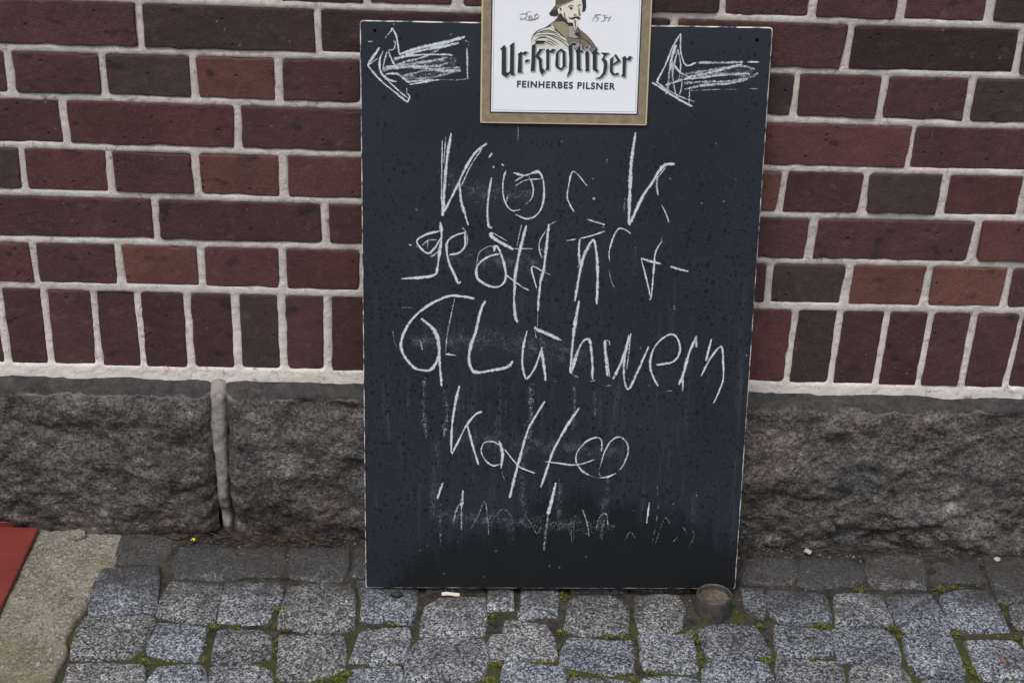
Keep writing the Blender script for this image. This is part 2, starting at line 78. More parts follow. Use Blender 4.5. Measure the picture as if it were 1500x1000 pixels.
EMBLEM = [('cloak',[(24970,87726),(25084,88022),(25254,88496),(25898,89212),(26789,89638),(28040,90041),(28905,89145),(30128,88459),(30817,87586),(30783,86698),(27767,86649),(25109,86902)]),('coat',[(31768,89956),(32266,89436),(33631,88222),(34895,86588),(34727,86229),(30783,86698),(30073,88281),(30476,88936)]),('collar',[(27970,90420),(28803,90669),(29702,90742),(30439,90169),(30622,89056),(30012,88310),(29524,88537),(28655,89493)]),('dark',[(28774,91721),(29440,91498),(30060,90807),(30976,90295),(31518,89277),(30713,89057),(30348,90197),(29583,90682),(28804,90639)]),('grey',[(30444,89993),(31045,90003),(31551,89189),(31974,89137),(32236,88494),(31340,88243),(30488,88524),(30622,89056)]),('face',[(29525,92725),(29994,93082),(30937,93564),(31048,93856),(32244,93877),(32354,92307),(32108,91544),(31977,90957),(31763,90132),(31488,89276),(31042,90120),(30430,90462),(29813,91037),(29433,91732)]),('face',[(28872,92539),(29224,92778),(29542,92550),(29492,91791),(29193,91757),(28881,92218)]),('hat',[(28374,95432),(28440,92997),(27515,91758),(27764,91411),(28606,91297),(28863,91781),(28755,92420),(29164,92777),(29992,93140),(31055,93624),(31117,95480)]),('hat',[(28375,95403),(28117,96121),(29048,96944),(30768,97148),(32274,96656),(32819,95481)]),('darkhat',[(31119,95423),(32217,93760),(32391,93007),(32363,92015),(32779,92139),(32928,92725),(32742,95451)]),('darkhat',[(27575,91759),(27984,92162),(28757,92350),(28923,91782),(28606,91297),(27824,91412)]),('line',[(28953,91782),(29372,91789),(29755,90977),(30369,90508),(30969,90518),(31193,90094),(30441,90110),(29643,90683)]),('line',[(30242,92795),(30654,93035),(31108,92869),(31081,92752),(30657,92907),(30305,92680)]),('line',[(30337,92622),(30602,92743),(30994,92663),(30911,92428),(30735,92309),(30552,92422),(30517,92596)]),('line',[(31668,92762),(31878,93144),(32210,93062),(32243,92946),(31943,92970),(31773,92676)]),('shade',[(31775,92589),(32019,92476),(32034,92010),(32198,91545),(31872,91423),(31822,92065)]),('shade',[(31083,91702),(31351,91765),(31628,91565),(31540,91476),(31150,91498)]),('line',[(30332,91367),(30709,91181),(31244,91365),(31782,91433),(32211,91136),(31948,90909),(31490,91153),(31195,91002),(30897,90938),(30534,91020)]),('line',[(28994,92454),(29258,92633),(29353,92460),(29246,92021),(29148,92310)]),('shade',[(31197,90943),(31500,90831),(31544,89424),(31416,89657)]),('line',[(31433,89128),(31974,89137),(32237,88465),(32367,88142),(31874,88488),(31321,88862)]),('line',[(30487,88536),(31339,88273),(32238,88406),(32242,88288),(31342,88155),(30551,88437)]),('hatline',[(28442,92939),(29156,93068),(29985,93373),(30932,93738),(30995,93623),(29992,93140),(29164,92777),(28750,92595)]),('purple',[(26729,89637),(27439,90060),(28263,90660),(28787,91253),(28803,90669),(28030,90421),(27802,89949),(27206,89763)]),('shade',[(29666,91969),(29848,91914),(29926,91273),(30423,90696),(30060,90807),(29750,91153)])]
EMBLEM_LINES = [[(25254,88496),(25904,88977),(27096,89350),(28061,89248),(28910,88957)],[(25615,88473),(26512,88693),(27595,88653),(28568,88257),(29543,87860)],[(25922,88183),(27123,88292),(28095,87954),(29076,87321)],[(26789,89638),(27503,89885),(28040,90041)],[(24982,87726),(25253,88526),(25897,89259),(26789,89638)],[(28171,89603),(28782,89260),(30012,88328)],[(27231,88764),(28318,88606),(29536,88096),(30516,87581)],[(26532,87869),(27738,87771),(28596,87254)],[(28538,89374),(29274,88857),(30257,88167)],[(27970,90420),(28655,89493),(29524,88537)],[(32266,89436),(33631,88222),(34895,86588)],[(32239,88376),(33159,87920),(34160,86872)],[(31946,88136),(32454,87317),(32902,86555)],[(31766,90015),(32095,89139),(32603,88323)],[(28803,90669),(29702,90731),(30439,90169)],[(31042,90120),(31488,89276),(31823,90133)],[(26204,88982),(27222,89117),(28307,89017),(29286,88445)],[(25450,87793),(26280,88337),(27239,88470)],[(28934,88086),(29915,87512),(30659,86815)],[(25940,87447),(27261,87586),(28358,87132)]]
SCRIPT = [[(24932,91986),(24593,91980),(24226,91698),(24323,91369),(23992,90977),(23429,90879),(23313,91021),(23592,91169)],[(23246,91516),(23752,91657),(24376,91557)],[(24557,91042),(24869,91268),(24798,91410),(24588,91186),(24651,90878),(24954,90993)],[(25115,91383),(25012,90939),(25259,91021)],[(25781,91912),(25420,90913),(25646,90939),(26188,91456)],[(25316,91496),(26038,91564)],[(24052,90813),(24903,90750),(26028,91067)],[(34196,91548),(34373,91684),(33805,90701)],[(35190,91686),(34568,91621),(34431,91320),(34728,91248),(34672,90915),(34316,90710)],[(35309,91534),(35677,91695),(35599,91340),(35778,91122),(35472,90773),(35129,90834)],[(35983,91700),(35862,91311),(36360,91342)],[(36644,91634),(36155,90741)],[(34507,91730),(35189,91697)]]

# ------------------------------------------------------------------ helpers
def lin(r, g, b):
    f = lambda c: (c / 255 / 12.92) if c <= 10.31 else ((c / 255 + 0.055) / 1.055) ** 2.4
    return (f(r), f(g), f(b), 1.0)

def link(o, parent=None):
    COL.objects.link(o)
    if parent is not None:
        o.parent = parent
    return o

def mesh_obj(name, verts, faces, mats, parent=None, smooth=False, midx=None, uvs=None, vcol=None):
    me = bpy.data.meshes.new(name)
    me.from_pydata([tuple(v) for v in verts], [], faces)
    for m in (mats if isinstance(mats, (list, tuple)) else [mats]):
        me.materials.append(m)
    if midx is not None:
        me.polygons.foreach_set('material_index', midx)
    if smooth:
        me.polygons.foreach_set('use_smooth', [True] * len(me.polygons))
    if uvs is not None:
        lay = me.uv_layers.new(name='UVMap')
        for l in me.loops:
            lay.data[l.index].uv = uvs[l.vertex_index]
    if vcol is not None:
        ca = me.color_attributes.new('strength', 'FLOAT_COLOR', 'POINT')
        for i, c in enumerate(vcol):
            ca.data[i].color = (c, c, c, 1)
    me.update()
    return link(bpy.data.objects.new(name, me), parent)

def empty(name, loc=(0, 0, 0)):
    o = bpy.data.objects.new(name, None)
    o.empty_display_size = 0.1
    o.location = loc
    return link(o)

def tag(o, label=None, cat=None, group=None, kind=None):
    for k, v in (('label', label), ('category', cat), ('group', group), ('kind', kind)):
        if v:
            o[k] = v
    return o

def fbm(x, y, z, octv=4, lac=2.1, gain=0.5):
    s, a = 0.0, 1.0
    for _ in range(octv):
        s += a * noise.noise((x, y, z))
        x *= lac; y *= lac; z *= lac; a *= gain
    return s

class Mat:
    """tiny node builder"""
    def __init__(self, name, rough=0.8, spec=0.3):
        self.m = bpy.data.materials.new(name)
        self.m.use_nodes = True
        self.t = self.m.node_tree
        self.t.nodes.clear()
        self.out = self.n('ShaderNodeOutputMaterial')
        self.b = self.n('ShaderNodeBsdfPrincipled')
        self.b.inputs['Roughness'].default_value = rough
        self.b.inputs['Specular IOR Level'].default_value = spec
        self.t.links.new(self.b.outputs[0], self.out.inputs[0])
        self._pos = None
    def n(self, t, **kw):
        nd = self.t.nodes.new(t)
        for k, v in kw.items():
            setattr(nd, k, v)
        return nd
    def set(self, sock, v):
        if hasattr(v, 'links') or isinstance(v, bpy.types.NodeSocket):
            self.t.links.new(v, sock)
        else:
            if isinstance(v, tuple) and len(v) == 3 and sock.type == 'RGBA':
                v = (*v, 1.0)
            sock.default_value = v
    def pos(self):
        if self._pos is None:
            self._pos = self.n('ShaderNodeNewGeometry').outputs['Position']
        return self._pos
    def objco(self):
        return self.n('ShaderNodeTexCoord').outputs['Object']
    def scaled(self, vec, s, off=(0, 0, 0)):
        nd = self.n('ShaderNodeMapping')
        self.set(nd.inputs['Vector'], vec)
        nd.inputs['Scale'].default_value = s
        nd.inputs['Location'].default_value = off
        return nd.outputs[0]
    def noise(self, vec, scale, detail=4, rough=0.55, dist=0.0, col=False):
        nd = self.n('ShaderNodeTexNoise')
        self.set(nd.inputs['Vector'], vec)
        nd.inputs['Scale'].default_value = scale
        nd.inputs['Detail'].default_value = detail
        nd.inputs['Roughness'].default_value = rough
        nd.inputs['Distortion'].default_value = dist
        return nd.outputs['Color' if col else 0]
    def vor(self, vec, scale, feature='F1', rand=1.0):
        nd = self.n('ShaderNodeTexVoronoi', feature=feature)
        self.set(nd.inputs['Vector'], vec)
        nd.inputs['Scale'].default_value = scale
        nd.inputs['Randomness'].default_value = rand
        return nd
    def math(self, op, a, b=0.0, c=None, clamp=False):
        nd = self.n('ShaderNodeMath', operation=op, use_clamp=clamp)
        self.set(nd.inputs[0], a); self.set(nd.inputs[1], b)
        if c is not None:
            self.set(nd.inputs[2], c)
        return nd.outputs[0]
    def mr(self, v, a, b, c=0.0, d=1.0, smooth=False):
        nd = self.n('ShaderNodeMapRange', interpolation_type='SMOOTHSTEP' if smooth else 'LINEAR')
        nd.clamp = True
        self.set(nd.inputs[0], v)
        for i, q in zip((1, 2, 3, 4), (a, b, c, d)):
            self.set(nd.inputs[i], q)
        return nd.outputs[0]
    def mix(self, f, a, b, mode='MIX'):
        nd = self.n('ShaderNodeMix', data_type='RGBA', blend_type=mode)
        self.set(nd.inputs[0], f); self.set(nd.inputs[6], a); self.set(nd.inputs[7], b)
        return nd.outputs[2]
    def ramp(self, v, stops, interp='LINEAR'):
        nd = self.n('ShaderNodeValToRGB')
        nd.color_ramp.interpolation = interp
        el = nd.color_ramp.elements
        while len(el) < len(stops):
            el.new(0.5)
        for e, (p, c) in zip(el, stops):
            e.position = p
            e.color = c if len(c) == 4 else (*c, 1)
        self.set(nd.inputs[0], v)
        return nd.outputs[0]
    def sep(self, vec):
        nd = self.n('ShaderNodeSeparateXYZ')
        self.set(nd.inputs[0], vec)
        return nd.outputs
    def info(self, what):
        return self.n('ShaderNodeObjectInfo').outputs[what]
    def color(self, v): self.set(self.b.inputs['Base Color'], v)
    def rough(self, v): self.set(self.b.inputs['Roughness'], v)
    def bump(self, h, dist=0.002, strength=1.0):
        nd = self.n('ShaderNodeBump')
        nd.inputs['Distance'].default_value = dist
        nd.inputs['Strength'].default_value = strength
        self.set(nd.inputs['Height'], h)
        self.t.links.new(nd.outputs[0], self.b.inputs['Normal'])

def plain(name, c, rough=0.6, spec=0.3):
    m = Mat(name, rough, spec); m.color(c); return m.m

# ------------------------------------------------------------------ materials
def m_brick():
    m = Mat('brick', 0.8, 0.25)
    p = m.pos()
    base = m.info('Color')
    big = m.noise(p, 16, 3)
    c = m.mix(m.mr(big, 0.35, 0.7, 0.0, 0.55), base, m.mix(1.0, base, (0.62, 0.66, 0.72, 1), 'MULTIPLY'))
    warm = m.noise(m.scaled(p, (1, 1, 1), (3.1, 7, 1)), 9, 3)
    c = m.mix(m.mr(warm, 0.5, 0.75, 0.0, 0.45), c, m.mix(1.0, base, (1.25, 1.13, 1.04, 1), 'MULTIPLY'))
    smud = m.noise(m.scaled(p, (1, 1, 1.6), (9, 2, 5)), 22, 2, 0.4)
    c = m.mix(m.mr(smud, 0.62, 0.72, 0.0, 0.75), c, lin(40, 36, 38))
    soot = m.noise(m.scaled(p, (1, 1, 1), (1, 12, 9)), 6.5, 6, 0.68)
    c = m.mix(m.mr(soot, 0.50, 0.66, 0.0, 0.45), c, m.mix(1.0, c, (0.55, 0.56, 0.60, 1), 'MULTIPLY'))
    fine = m.noise(p, 420, 4, 0.7)
    c = m.mix(m.mr(fine, 0.3, 0.7, 0.0, 1.0), m.mix(1.0, c, (0.62, 0.62, 0.63, 1), 'MULTIPLY'), m.mix(1.0, c, (1.32, 1.31, 1.30, 1), 'MULTIPLY'))
    v = m.vor(p, 95)
    pin = m.math('MULTIPLY', m.mr(v.outputs['Distance'], 0.10, 0.18, 1, 0), m.math('GREATER_THAN', m.sep(v.outputs['Color'])[0], 0.93))
    c = m.mix(m.math('MULTIPLY', pin, m.mr(m.noise(p, 40, 2), 0.4, 0.65, 0.0, 0.7)), c, lin(150, 135, 128))
    scr = m.noise(m.scaled(p, (190, 1, 26), (3, 0, 7)), 1.0, 3, 0.6)
    c = m.mix(m.mr(scr, 0.68, 0.76, 0.0, 0.35), c, lin(140, 122, 116))
    bloom = m.noise(m.scaled(p, (1, 1, 1), (11, 5, 1)), 34, 5, 0.7)
    c = m.mix(m.mr(bloom, 0.56, 0.78, 0.0, 0.30), c, lin(132, 116, 112))
    v2 = m.vor(m.scaled(p, (1, 1, 1), (4, 4, 4)), 70)
    hole = m.math('MULTIPLY', m.mr(v2.outputs['Distance'], 0.12, 0.22, 1, 0), m.math('GREATER_THAN', m.sep(v2.outputs['Color'])[0], 0.85))
    c = m.mix(m.math('MULTIPLY', hole, 0.6), c, lin(30, 26, 27))
    m.color(c)
    h = m.math('ADD', m.math('MULTIPLY', m.noise(p, 60, 4), 0.8), m.math('MULTIPLY', fine, 0.35))
    h = m.math('SUBTRACT', h, m.math('MULTIPLY', hole, 0.4))
    m.bump(h, 0.0032, 0.9)
    m.rough(m.mr(big, 0.3, 0.7, 0.62, 0.85))
    return m.m

def m_mortar(dark=1.0):
    m = Mat('mortar', 0.92, 0.15)
    p = m.pos()
    n1 = m.noise(p, 30, 5, 0.6)
    c = m.mix(m.mr(n1, 0.3, 0.7), lin(186 * dark, 179 * dark, 175 * dark), lin(214 * dark, 207 * dark, 201 * dark))
    z = m.sep(p)[2]
    low = m.mr(z, 0.46, 0.36, 0.0, 1.0, True)          # fresh repointing of the lowest courses is paler
    c = m.mix(m.math('MULTIPLY', low, 0.6), c, lin(232 * dark, 225 * dark, 217 * dark))
    grime = m.noise(m.scaled(p, (1, 1, 1), (2, 8, 3)), 55, 4, 0.65)
    c = m.mix(m.mr(grime, 0.58, 0.70, 0.0, 0.7), c, lin(112 * dark, 104 * dark, 99 * dark))
    ck = m.vor(m.mix(0.006, p, m.noise(p, 60, 3, col=True), 'ADD'), 26, 'DISTANCE_TO_EDGE')
    ckm = m.math('MULTIPLY', m.mr(ck.outputs['Distance'], 0.006, 0.018, 0.6, 0.0), m.mr(m.noise(m.scaled(p, (1, 1, 1), (7, 7, 1)), 11, 3), 0.54, 0.66))
    c = m.mix(ckm, c, lin(72, 66, 62))
    dots = m.noise(p, 700, 2, 0.6)
    c = m.mix(m.mr(dots, 0.62, 0.75, 0.0, 0.45), c, lin(110, 104, 100))
    m.color(c)
    m.bump(m.math('ADD', m.noise(p, 150, 6, 0.72), m.math('MULTIPLY', dots, 0.4)), 0.0026, 0.9)
    return m.m

def m_stone():
    m = Mat('plinth_stone', 0.9, 0.25)
    p = m.pos()
    st = m.scaled(p, (0.85, 1, 1.15))
    n1 = m.noise(st, 26, 9, 0.70)
    gv = m.vor(m.mix(0.003, p, m.noise(p, 200, 2, col=True), 'ADD'), 260)
    n2 = m.math('ADD', m.math('MULTIPLY', m.noise(p, 330, 6, 0.8), 0.62), m.math('MULTIPLY', m.sep(gv.outputs['Color'])[0], 0.38))
    big = m.noise(p, 7, 3, 0.5)
    c = m.ramp(n1, [(0.30, lin(52, 51, 51)), (0.45, lin(82, 81, 80)), (0.58, lin(103, 101, 99)), (0.72, lin(146, 143, 139))])
    c = m.mix(m.mr(n2, 0.32, 0.68, 0, 1), m.mix(1.0, c, (0.50, 0.50, 0.51, 1), 'MULTIPLY'), m.mix(1.0, c, (1.5, 1.5, 1.5, 1), 'MULTIPLY'))
    c = m.mix(m.mr(big, 0.44, 0.64, 0.0, 0.6), c, m.mix(1.0, c, (1.16, 1.02, 0.90, 1), 'MULTIPLY'))
    rust = m.noise(m.scaled(p, (1, 1, 1), (6, 1, 9)), 13, 4, 0.6)
    zlow = m.mr(m.sep(p)[2], 0.02, 0.24, 1.0, 0.15)
    c = m.mix(m.math('MULTIPLY', m.mr(rust, 0.56, 0.72, 0.0, 0.55), zlow), c, m.mix(m.mr(n2, .3, .7), lin(70, 56, 46), lin(128, 110, 92)))
    c = m.mix(1.0, c, m.info('Color'), 'MULTIPLY')
    wt = m.vor(p, 60)
    ws = m.math('MULTIPLY', m.mr(wt.outputs['Distance'], 0.05, 0.2, 1, 0), m.math('GREATER_THAN', m.sep(wt.outputs['Color'])[0], 0.93))
    c = m.mix(m.math('MULTIPLY', ws, 0.7), c, lin(165, 160, 156))
    # dressed margin along the top edge: smooth, blue-black and sooty
    zz = m.math('ADD', m.sep(p)[2], m.math('MULTIPLY', m.math('SUBTRACT', m.noise(p, 24, 6, 0.7), 0.5), 0.030))
    top = m.mr(zz, 0.264, 0.270, 0.0, 1.0)
    tc = m.mix(m.mr(m.noise(p, 45, 7, .75), 0.35, 0.68), lin(34, 33, 36), lin(74, 72, 73))
    rim = m.math('MULTIPLY', m.mr(m.math('ABSOLUTE', m.math('SUBTRACT', zz, 0.2655)), 0.0005, 0.0022, 1.0, 0.0), m.mr(m.noise(p, 9, 3), 0.48, 0.62))
    c = m.mix(m.math('MULTIPLY', top, 0.9), c, tc)
    c = m.mix(m.math('MULTIPLY', rim, 0.55), c, lin(140, 137, 134))
    m.color(c)
    cr = m.vor(m.mix(0.012, m.scaled(p, (0.9, 1, 1.1)), m.noise(p, 45, 3, col=True), 'ADD'), 48, 'DISTANCE_TO_EDGE')
    crack = m.mr(cr.outputs['Distance'], 0.0, 0.08, 0.0, 1.0)
    h = m.math('ADD', m.math('MULTIPLY', n1, 1.3), m.math('MULTIPLY', n2, 0.55))
    h = m.math('ADD', h, m.math('MULTIPLY', crack, 0.18))
    nd = m.math('MULTIPLY', h, m.math('SUBTRACT', 1.0, m.math('MULTIPLY', top, 0.6)))
    m.bump(nd, 0.007, 1.0)
    return m.m

def m_granite():
    m = Mat('granite', 0.72, 0.35)
    p = m.pos()
    wob = m.mix(0.0012, p, m.noise(p, 240, 2, 0.5, col=True), 'ADD')
    v = m.vor(wob, 360)
    g = m.sep(v.outputs['Color'])[0]
    v2 = m.vor(wob, 800)
    g2 = m.sep(v2.outputs['Color'])[1]
    n = m.noise(p, 480, 3, 0.7)
    gg = m.math('ADD', m.math('MULTIPLY', g, 0.46), m.math('ADD', m.math('MULTIPLY', g2, 0.28), m.math('MULTIPLY', n, 0.34)))
    c = m.ramp(gg, [(0.27, (0.024, 0.025, 0.028)), (0.41, (0.082, 0.084, 0.089)), (0.55, (0.195, 0.198, 0.205)), (0.70, (0.44, 0.445, 0.46)), (0.84, (0.68, 0.685, 0.70))])
    blot = m.noise(m.scaled(p, (1, 1, 1), (2, 6, 6)), 19, 4, 0.6)
    c = m.mix(m.mr(blot, 0.34, 0.66), m.mix(1.0, c, (0.62, 0.62, 0.64, 1), 'MULTIPLY'), m.mix(1.0, c, (1.24, 1.24, 1.24, 1), 'MULTIPLY'))
    c = m.mix(1.0, c, m.info('Color'), 'MULTIPLY')
    # trodden-in soil plus the wall's shade painted into the colour, stronger near the wall
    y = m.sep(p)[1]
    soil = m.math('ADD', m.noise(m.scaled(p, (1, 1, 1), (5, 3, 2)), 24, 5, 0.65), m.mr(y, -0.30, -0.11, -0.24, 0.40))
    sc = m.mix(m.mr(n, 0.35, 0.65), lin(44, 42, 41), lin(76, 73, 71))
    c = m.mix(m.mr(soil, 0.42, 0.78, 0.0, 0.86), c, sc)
    m.color(c)
    m.bump(m.math('ADD', m.math('MULTIPLY', m.noise(p, 110, 5, 0.7), 1.0), m.math('MULTIPLY', gg, 0.5)), 0.0065, 1.0)
    return m.m

def m_soil():
    m = Mat('soil', 0.95, 0.1)
    p = m.pos()
    n1 = m.noise(p, 60, 5, 0.65)
    n2 = m.noise(p, 420, 3, 0.7)
    c = m.mix(m.mr(n1, 0.35, 0.7), lin(44, 42, 40), lin(80, 77, 72))
    c = m.mix(m.mr(n2, 0.3, 0.7), m.mix(1.0, c, (0.6, 0.6, 0.6, 1), 'MULTIPLY'), m.mix(1.0, c, (1.5, 1.5, 1.5, 1), 'MULTIPLY'))
    y = m.sep(p)[1]
    gm = m.math('ADD', m.noise(m.scaled(p, (1, 1, 1), (1, 9, 4)), 20, 3, 0.6), m.mr(y, -0.34, -0.12, 0.06, -0.16))
    c = m.mix(m.mr(gm, 0.47, 0.62, 0.0, 0.85), c, m.mix(n2, lin(50, 54, 30), lin(92, 96, 52)))
    m.color(c)
    m.bump(n2, 0.004, 1.0)
    return m.m

def m_concrete():
    m = Mat('concrete', 0.92, 0.15)
    p = m.pos()
    n1 = m.noise(p, 14, 4, 0.6)
    c = m.mix(m.mr(n1, 0.35, 0.68), lin(128, 123, 114), lin(160, 154, 142))
    v = m.vor(m.mix(0.002, p, m.noise(p, 300, 2, col=True), 'ADD'), 300)
    g = m.sep(v.outputs['Color'])[0]
    c = m.mix(m.math('MULTIPLY', m.mr(g, 0.75, 0.95), 0.75), c, lin(192, 187, 174))
    c = m.mix(m.math('MULTIPLY', m.mr(g, 0.24, 0.10), 0.6), c, lin(84, 79, 71))
    y = m.sep(p)[1]
    gm = m.math('ADD', m.noise(m.scaled(p, (1, 1, 1), (4, 1, 2)), 12, 4, 0.6), m.mr(y, -0.15, -0.40, -0.12, 0.1))
    c = m.mix(m.mr(gm, 0.46, 0.68, 0.0, 0.55), c, lin(122, 119, 82))
    n2 = m.noise(p, 420, 4, 0.75)
    c = m.mix(m.mr(n2, 0.32, 0.68), m.mix(1.0, c, (0.5, 0.5, 0.48, 1), 'MULTIPLY'), m.mix(1.0, c, (1.3, 1.3, 1.28, 1), 'MULTIPLY'))
    m.color(c)
    m.bump(m.math('ADD', n2, m.math('MULTIPLY', g, 0.5)), 0.004, 0.9)
    return m.m

def m_board():
    m = Mat('blackboard_paint', 0.6, 0.3)
    oc = m.objco()
    x, y, _ = m.sep(oc)[:3]
    n1 = m.noise(oc, 5, 4, 0.55)
    c = m.mix(m.mr(n1, 0.35, 0.7), lin(28, 31, 41), lin(35, 39, 50))
    teal = m.noise(m.scaled(oc, (1, 1, 1), (3, 5, 0)), 13, 3)
    c = m.mix(m.mr(teal, 0.5, 0.7, 0.0, 0.4), c, lin(31, 39, 46))
    # chalk dust streaks left by wiping and rain
    run = m.noise(m.scaled(oc, (60, 5, 1)), 1.0, 4, 0.7)
    mid = m.math('MULTIPLY', m.mr(y, 0.05, 0.16), m.mr(y, 0.62, 0.36))
    c = m.mix(m.math('MULTIPLY', m.math('MULTIPLY', m.mr(run, 0.55, 0.85), mid), 0.22), c, lin(120, 132, 148))
    gr = m.noise(oc, 900, 2, 0.6)
    c = m.mix(m.math('MULTIPLY', m.mr(gr, 0.60, 0.74), 0.10), c, lin(150, 160, 175))
    # rain spots
    dens = m.math('MULTIPLY', m.mr(y, 0.78, 0.60, 0.12, 0.75), m.mr(y, 0.0, 0.25, 0.55, 1.0))
    dens = m.math('MULTIPLY', dens, m.mr(m.noise(m.scaled(oc, (1, 1, 1), (8, 2, 0)), 9, 3), 0.3, 0.62, 0.45, 1.15))
    for sc, off, r in ((84, 0.0, 0.22), (135, 5.3, 0.28), (215, 2.7, 0.34)):
        v = m.vor(m.mix(0.003, m.scaled(oc, (1, 0.85, 0), (off, off * 2, 0)), m.noise(oc, 160, 2, col=True), 'ADD'), sc)
        has = m.math('LESS_THAN', m.sep(v.outputs['Color'])[0], dens)
        rad = m.math('MULTIPLY', m.sep(v.outputs['Color'])[1], r)
        d = m.mr(m.math('SUBTRACT', v.outputs['Distance'], rad), 0.0, 0.14, 1.0, 0.0)
        c = m.mix(m.math('MULTIPLY', m.math('MULTIPLY', d, has), 0.88), c, lin(12, 14, 17))
    # pale flecks
    vs = m.vor(m.scaled(oc, (1, 1, 0), (1.7, 0.3, 0)), 60)
    fl = m.math('MULTIPLY', m.mr(vs.outputs['Distance'], 0.05, 0.11, 1, 0), m.math('GREATER_THAN', m.sep(vs.outputs['Color'])[0], 0.86))
    c = m.mix(m.math('MULTIPLY', fl, 0.55), c, lin(150, 158, 170))
    # soaked foot of the board
    gx = m.math('DIVIDE', m.math('SUBTRACT', x, 0.37), 0.20)
    bell = m.math('POWER', 2.718, m.math('MULTIPLY', m.math('MULTIPLY', gx, gx), -1.0))
    edge = m.math('ADD', m.math('MULTIPLY', bell, 0.10), m.mr(x, 0.0, 0.09, -0.05, 0.055))
    edge = m.math('ADD', edge, m.math('MULTIPLY', m.math('SUBTRACT', m.noise(m.scaled(oc, (1, .8, 1)), 20, 6, 0.74), 0.5), 0.17))
    edge = m.math('ADD', edge, m.math('MULTIPLY', m.math('SUBTRACT', m.noise(m.scaled(oc, (85, 7, 1)), 1.0, 4, 0.7), 0.5), 0.10))
    wet = m.mr(m.math('SUBTRACT', edge, y), -0.026, 0.028, 0.0, 1.0, True)
    c = m.mix(m.math('MULTIPLY', wet, 0.92), c, m.mix(m.mr(gr, .5, .75), lin(15, 17, 19), lin(28, 31, 34)))
    vs2 = m.vor(m.scaled(oc, (1, 1, 0), (9.7, 3.3, 0)), 48)
    fl2 = m.math('MULTIPLY', m.mr(vs2.outputs['Distance'], 0.04, 0.10, 1, 0), m.math('GREATER_THAN', m.sep(vs2.outputs['Color'])[0], 0.72))
    c = m.mix(m.math('MULTIPLY', m.math('MULTIPLY', fl2, m.mr(y, 0.25, 0.08)), 0.5), c, lin(120, 124, 130))
    m.color(c)
    m.rough(m.mix(wet, m.mr(n1, .3, .7, 0.5, 0.65), (0.5, 0.5, 0.5, 1)))
    m.bump(m.noise(oc, 240, 4, 0.6), 0.0006, 0.6)
    return m.m

def m_edge():
    m = Mat('worn_edge', 0.85, 0.2)
    p = m.objco()
    n = m.noise(p, 45, 4, 0.6)
    m.color(m.mix(m.mr(n, 0.44, 0.58), lin(205, 202, 196), lin(60, 64, 72)))
    return m.m

def m_chalk():
    m = Mat('chalk', 0.95, 0.05)
    uv = m.n('ShaderNodeUVMap').outputs[0]
    u, v, _ = m.sep(uv)[:3]
    au = m.math('ABSOLUTE', u)
    at = m.n('ShaderNodeAttribute', attribute_name='strength').outputs['Fac']
    oc = m.objco()
    grain = m.noise(oc, 800, 3, 0.8)
    patch = m.noise(oc, 130, 4, 0.7)
    cb = m.n('ShaderNodeCombineXYZ')
    m.set(cb.inputs[0], m.math('MULTIPLY', u, 2.6)); m.set(cb.inputs[1], m.math('MULTIPLY', v, 28.0)); m.set(cb.inputs[2], m.math('MULTIPLY', at, 37.0))
    streak = m.noise(cb.outputs[0], 1.0, 3, 0.6)
    press = m.noise(m.scaled(m.n('ShaderNodeUVMap').outputs[0], (0.001, 7, 1)), 1.0, 3, 0.6)
    a = m.math('ADD', m.mr(au, 0.30, 1.0, 0.80, -0.30), m.math('MULTIPLY', m.math('SUBTRACT', grain, 0.5), 2.6))
    a = m.math('ADD', a, m.math('MULTIPLY', m.math('SUBTRACT', streak, 0.5), 2.2))
    a = m.math('ADD', a, m.math('MULTIPLY', m.math('SUBTRACT', patch, 0.5), 1.5))
    a = m.math('ADD', a, m.math('MULTIPLY', m.math('SUBTRACT', press, 0.5), 1.2))
    a = m.math('ADD', a, m.mr(at, 0.1, 1.0, -0.75, 0.15))
    a = m.mr(a, 0.12, 0.80, 0.0, 1.0, True)
    a = m.math('MULTIPLY', a, m.mr(at, 0.0, 0.9, 0.35, 0.95))
    m.set(m.b.inputs['Alpha'], a)
    m.color(m.mix(m.mr(streak, 0.3, 0.7), lin(168, 184, 204), lin(222, 229, 234)))
    m.bump(grain, 0.0004, 0.4)
    return m.m

def m_red():
    m = Mat('red_paint', 0.5, 0.35)
    p = m.pos()
    n = m.noise(p, 12, 4, 0.6)
    c = m.mix(m.mr(n, 0.35, 0.7), lin(108, 47, 44), lin(128, 55, 50))
    d = m.noise(m.scaled(p, (1, 1, 1), (2, 2, 2)), 38, 4, 0.7)
    c = m.mix(m.mr(d, 0.58, 0.74, 0, 0.7), c, lin(66, 34, 30))
    m.color(c); m.bump(m.noise(p, 60, 4), 0.001, 0.6)
    return m.m

def m_gold():
    m = Mat('gold_border', 0.5, 0.3)
    oc = m.objco()
    n = m.noise(m.scaled(oc, (90, 90, 1)), 1.0, 3)
    m.color(m.mix(m.mr(n, 0.3, 0.7), lin(118, 106, 88), lin(142, 129, 108)))
    return m.m

def m_pipe():
    m = Mat('zinc_pipe', 0.55, 0.4)
    p = m.pos()
    n = m.noise(p, 70, 4, 0.6)
    c = m.mix(m.mr(n, 0.35, 0.7), lin(46, 48, 50), lin(74, 76, 78))
    r = m.noise(m.scaled(p, (1, 1, 1), (3, 3, 3)), 55, 4, 0.6)
    c = m.mix(m.mr(r, 0.44, 0.62, 0, 0.8), c, lin(84, 72, 61))
    m.color(c); m.bump(n, 0.001, 0.5)
    return m.m

def m_leafy(name, a, b):
    m = Mat(name, 0.7, 0.25)
    r = m.n('ShaderNodeNewGeometry').outputs['Random Per Island']
    m.color(m.mix(r, a, b))
    return m.m

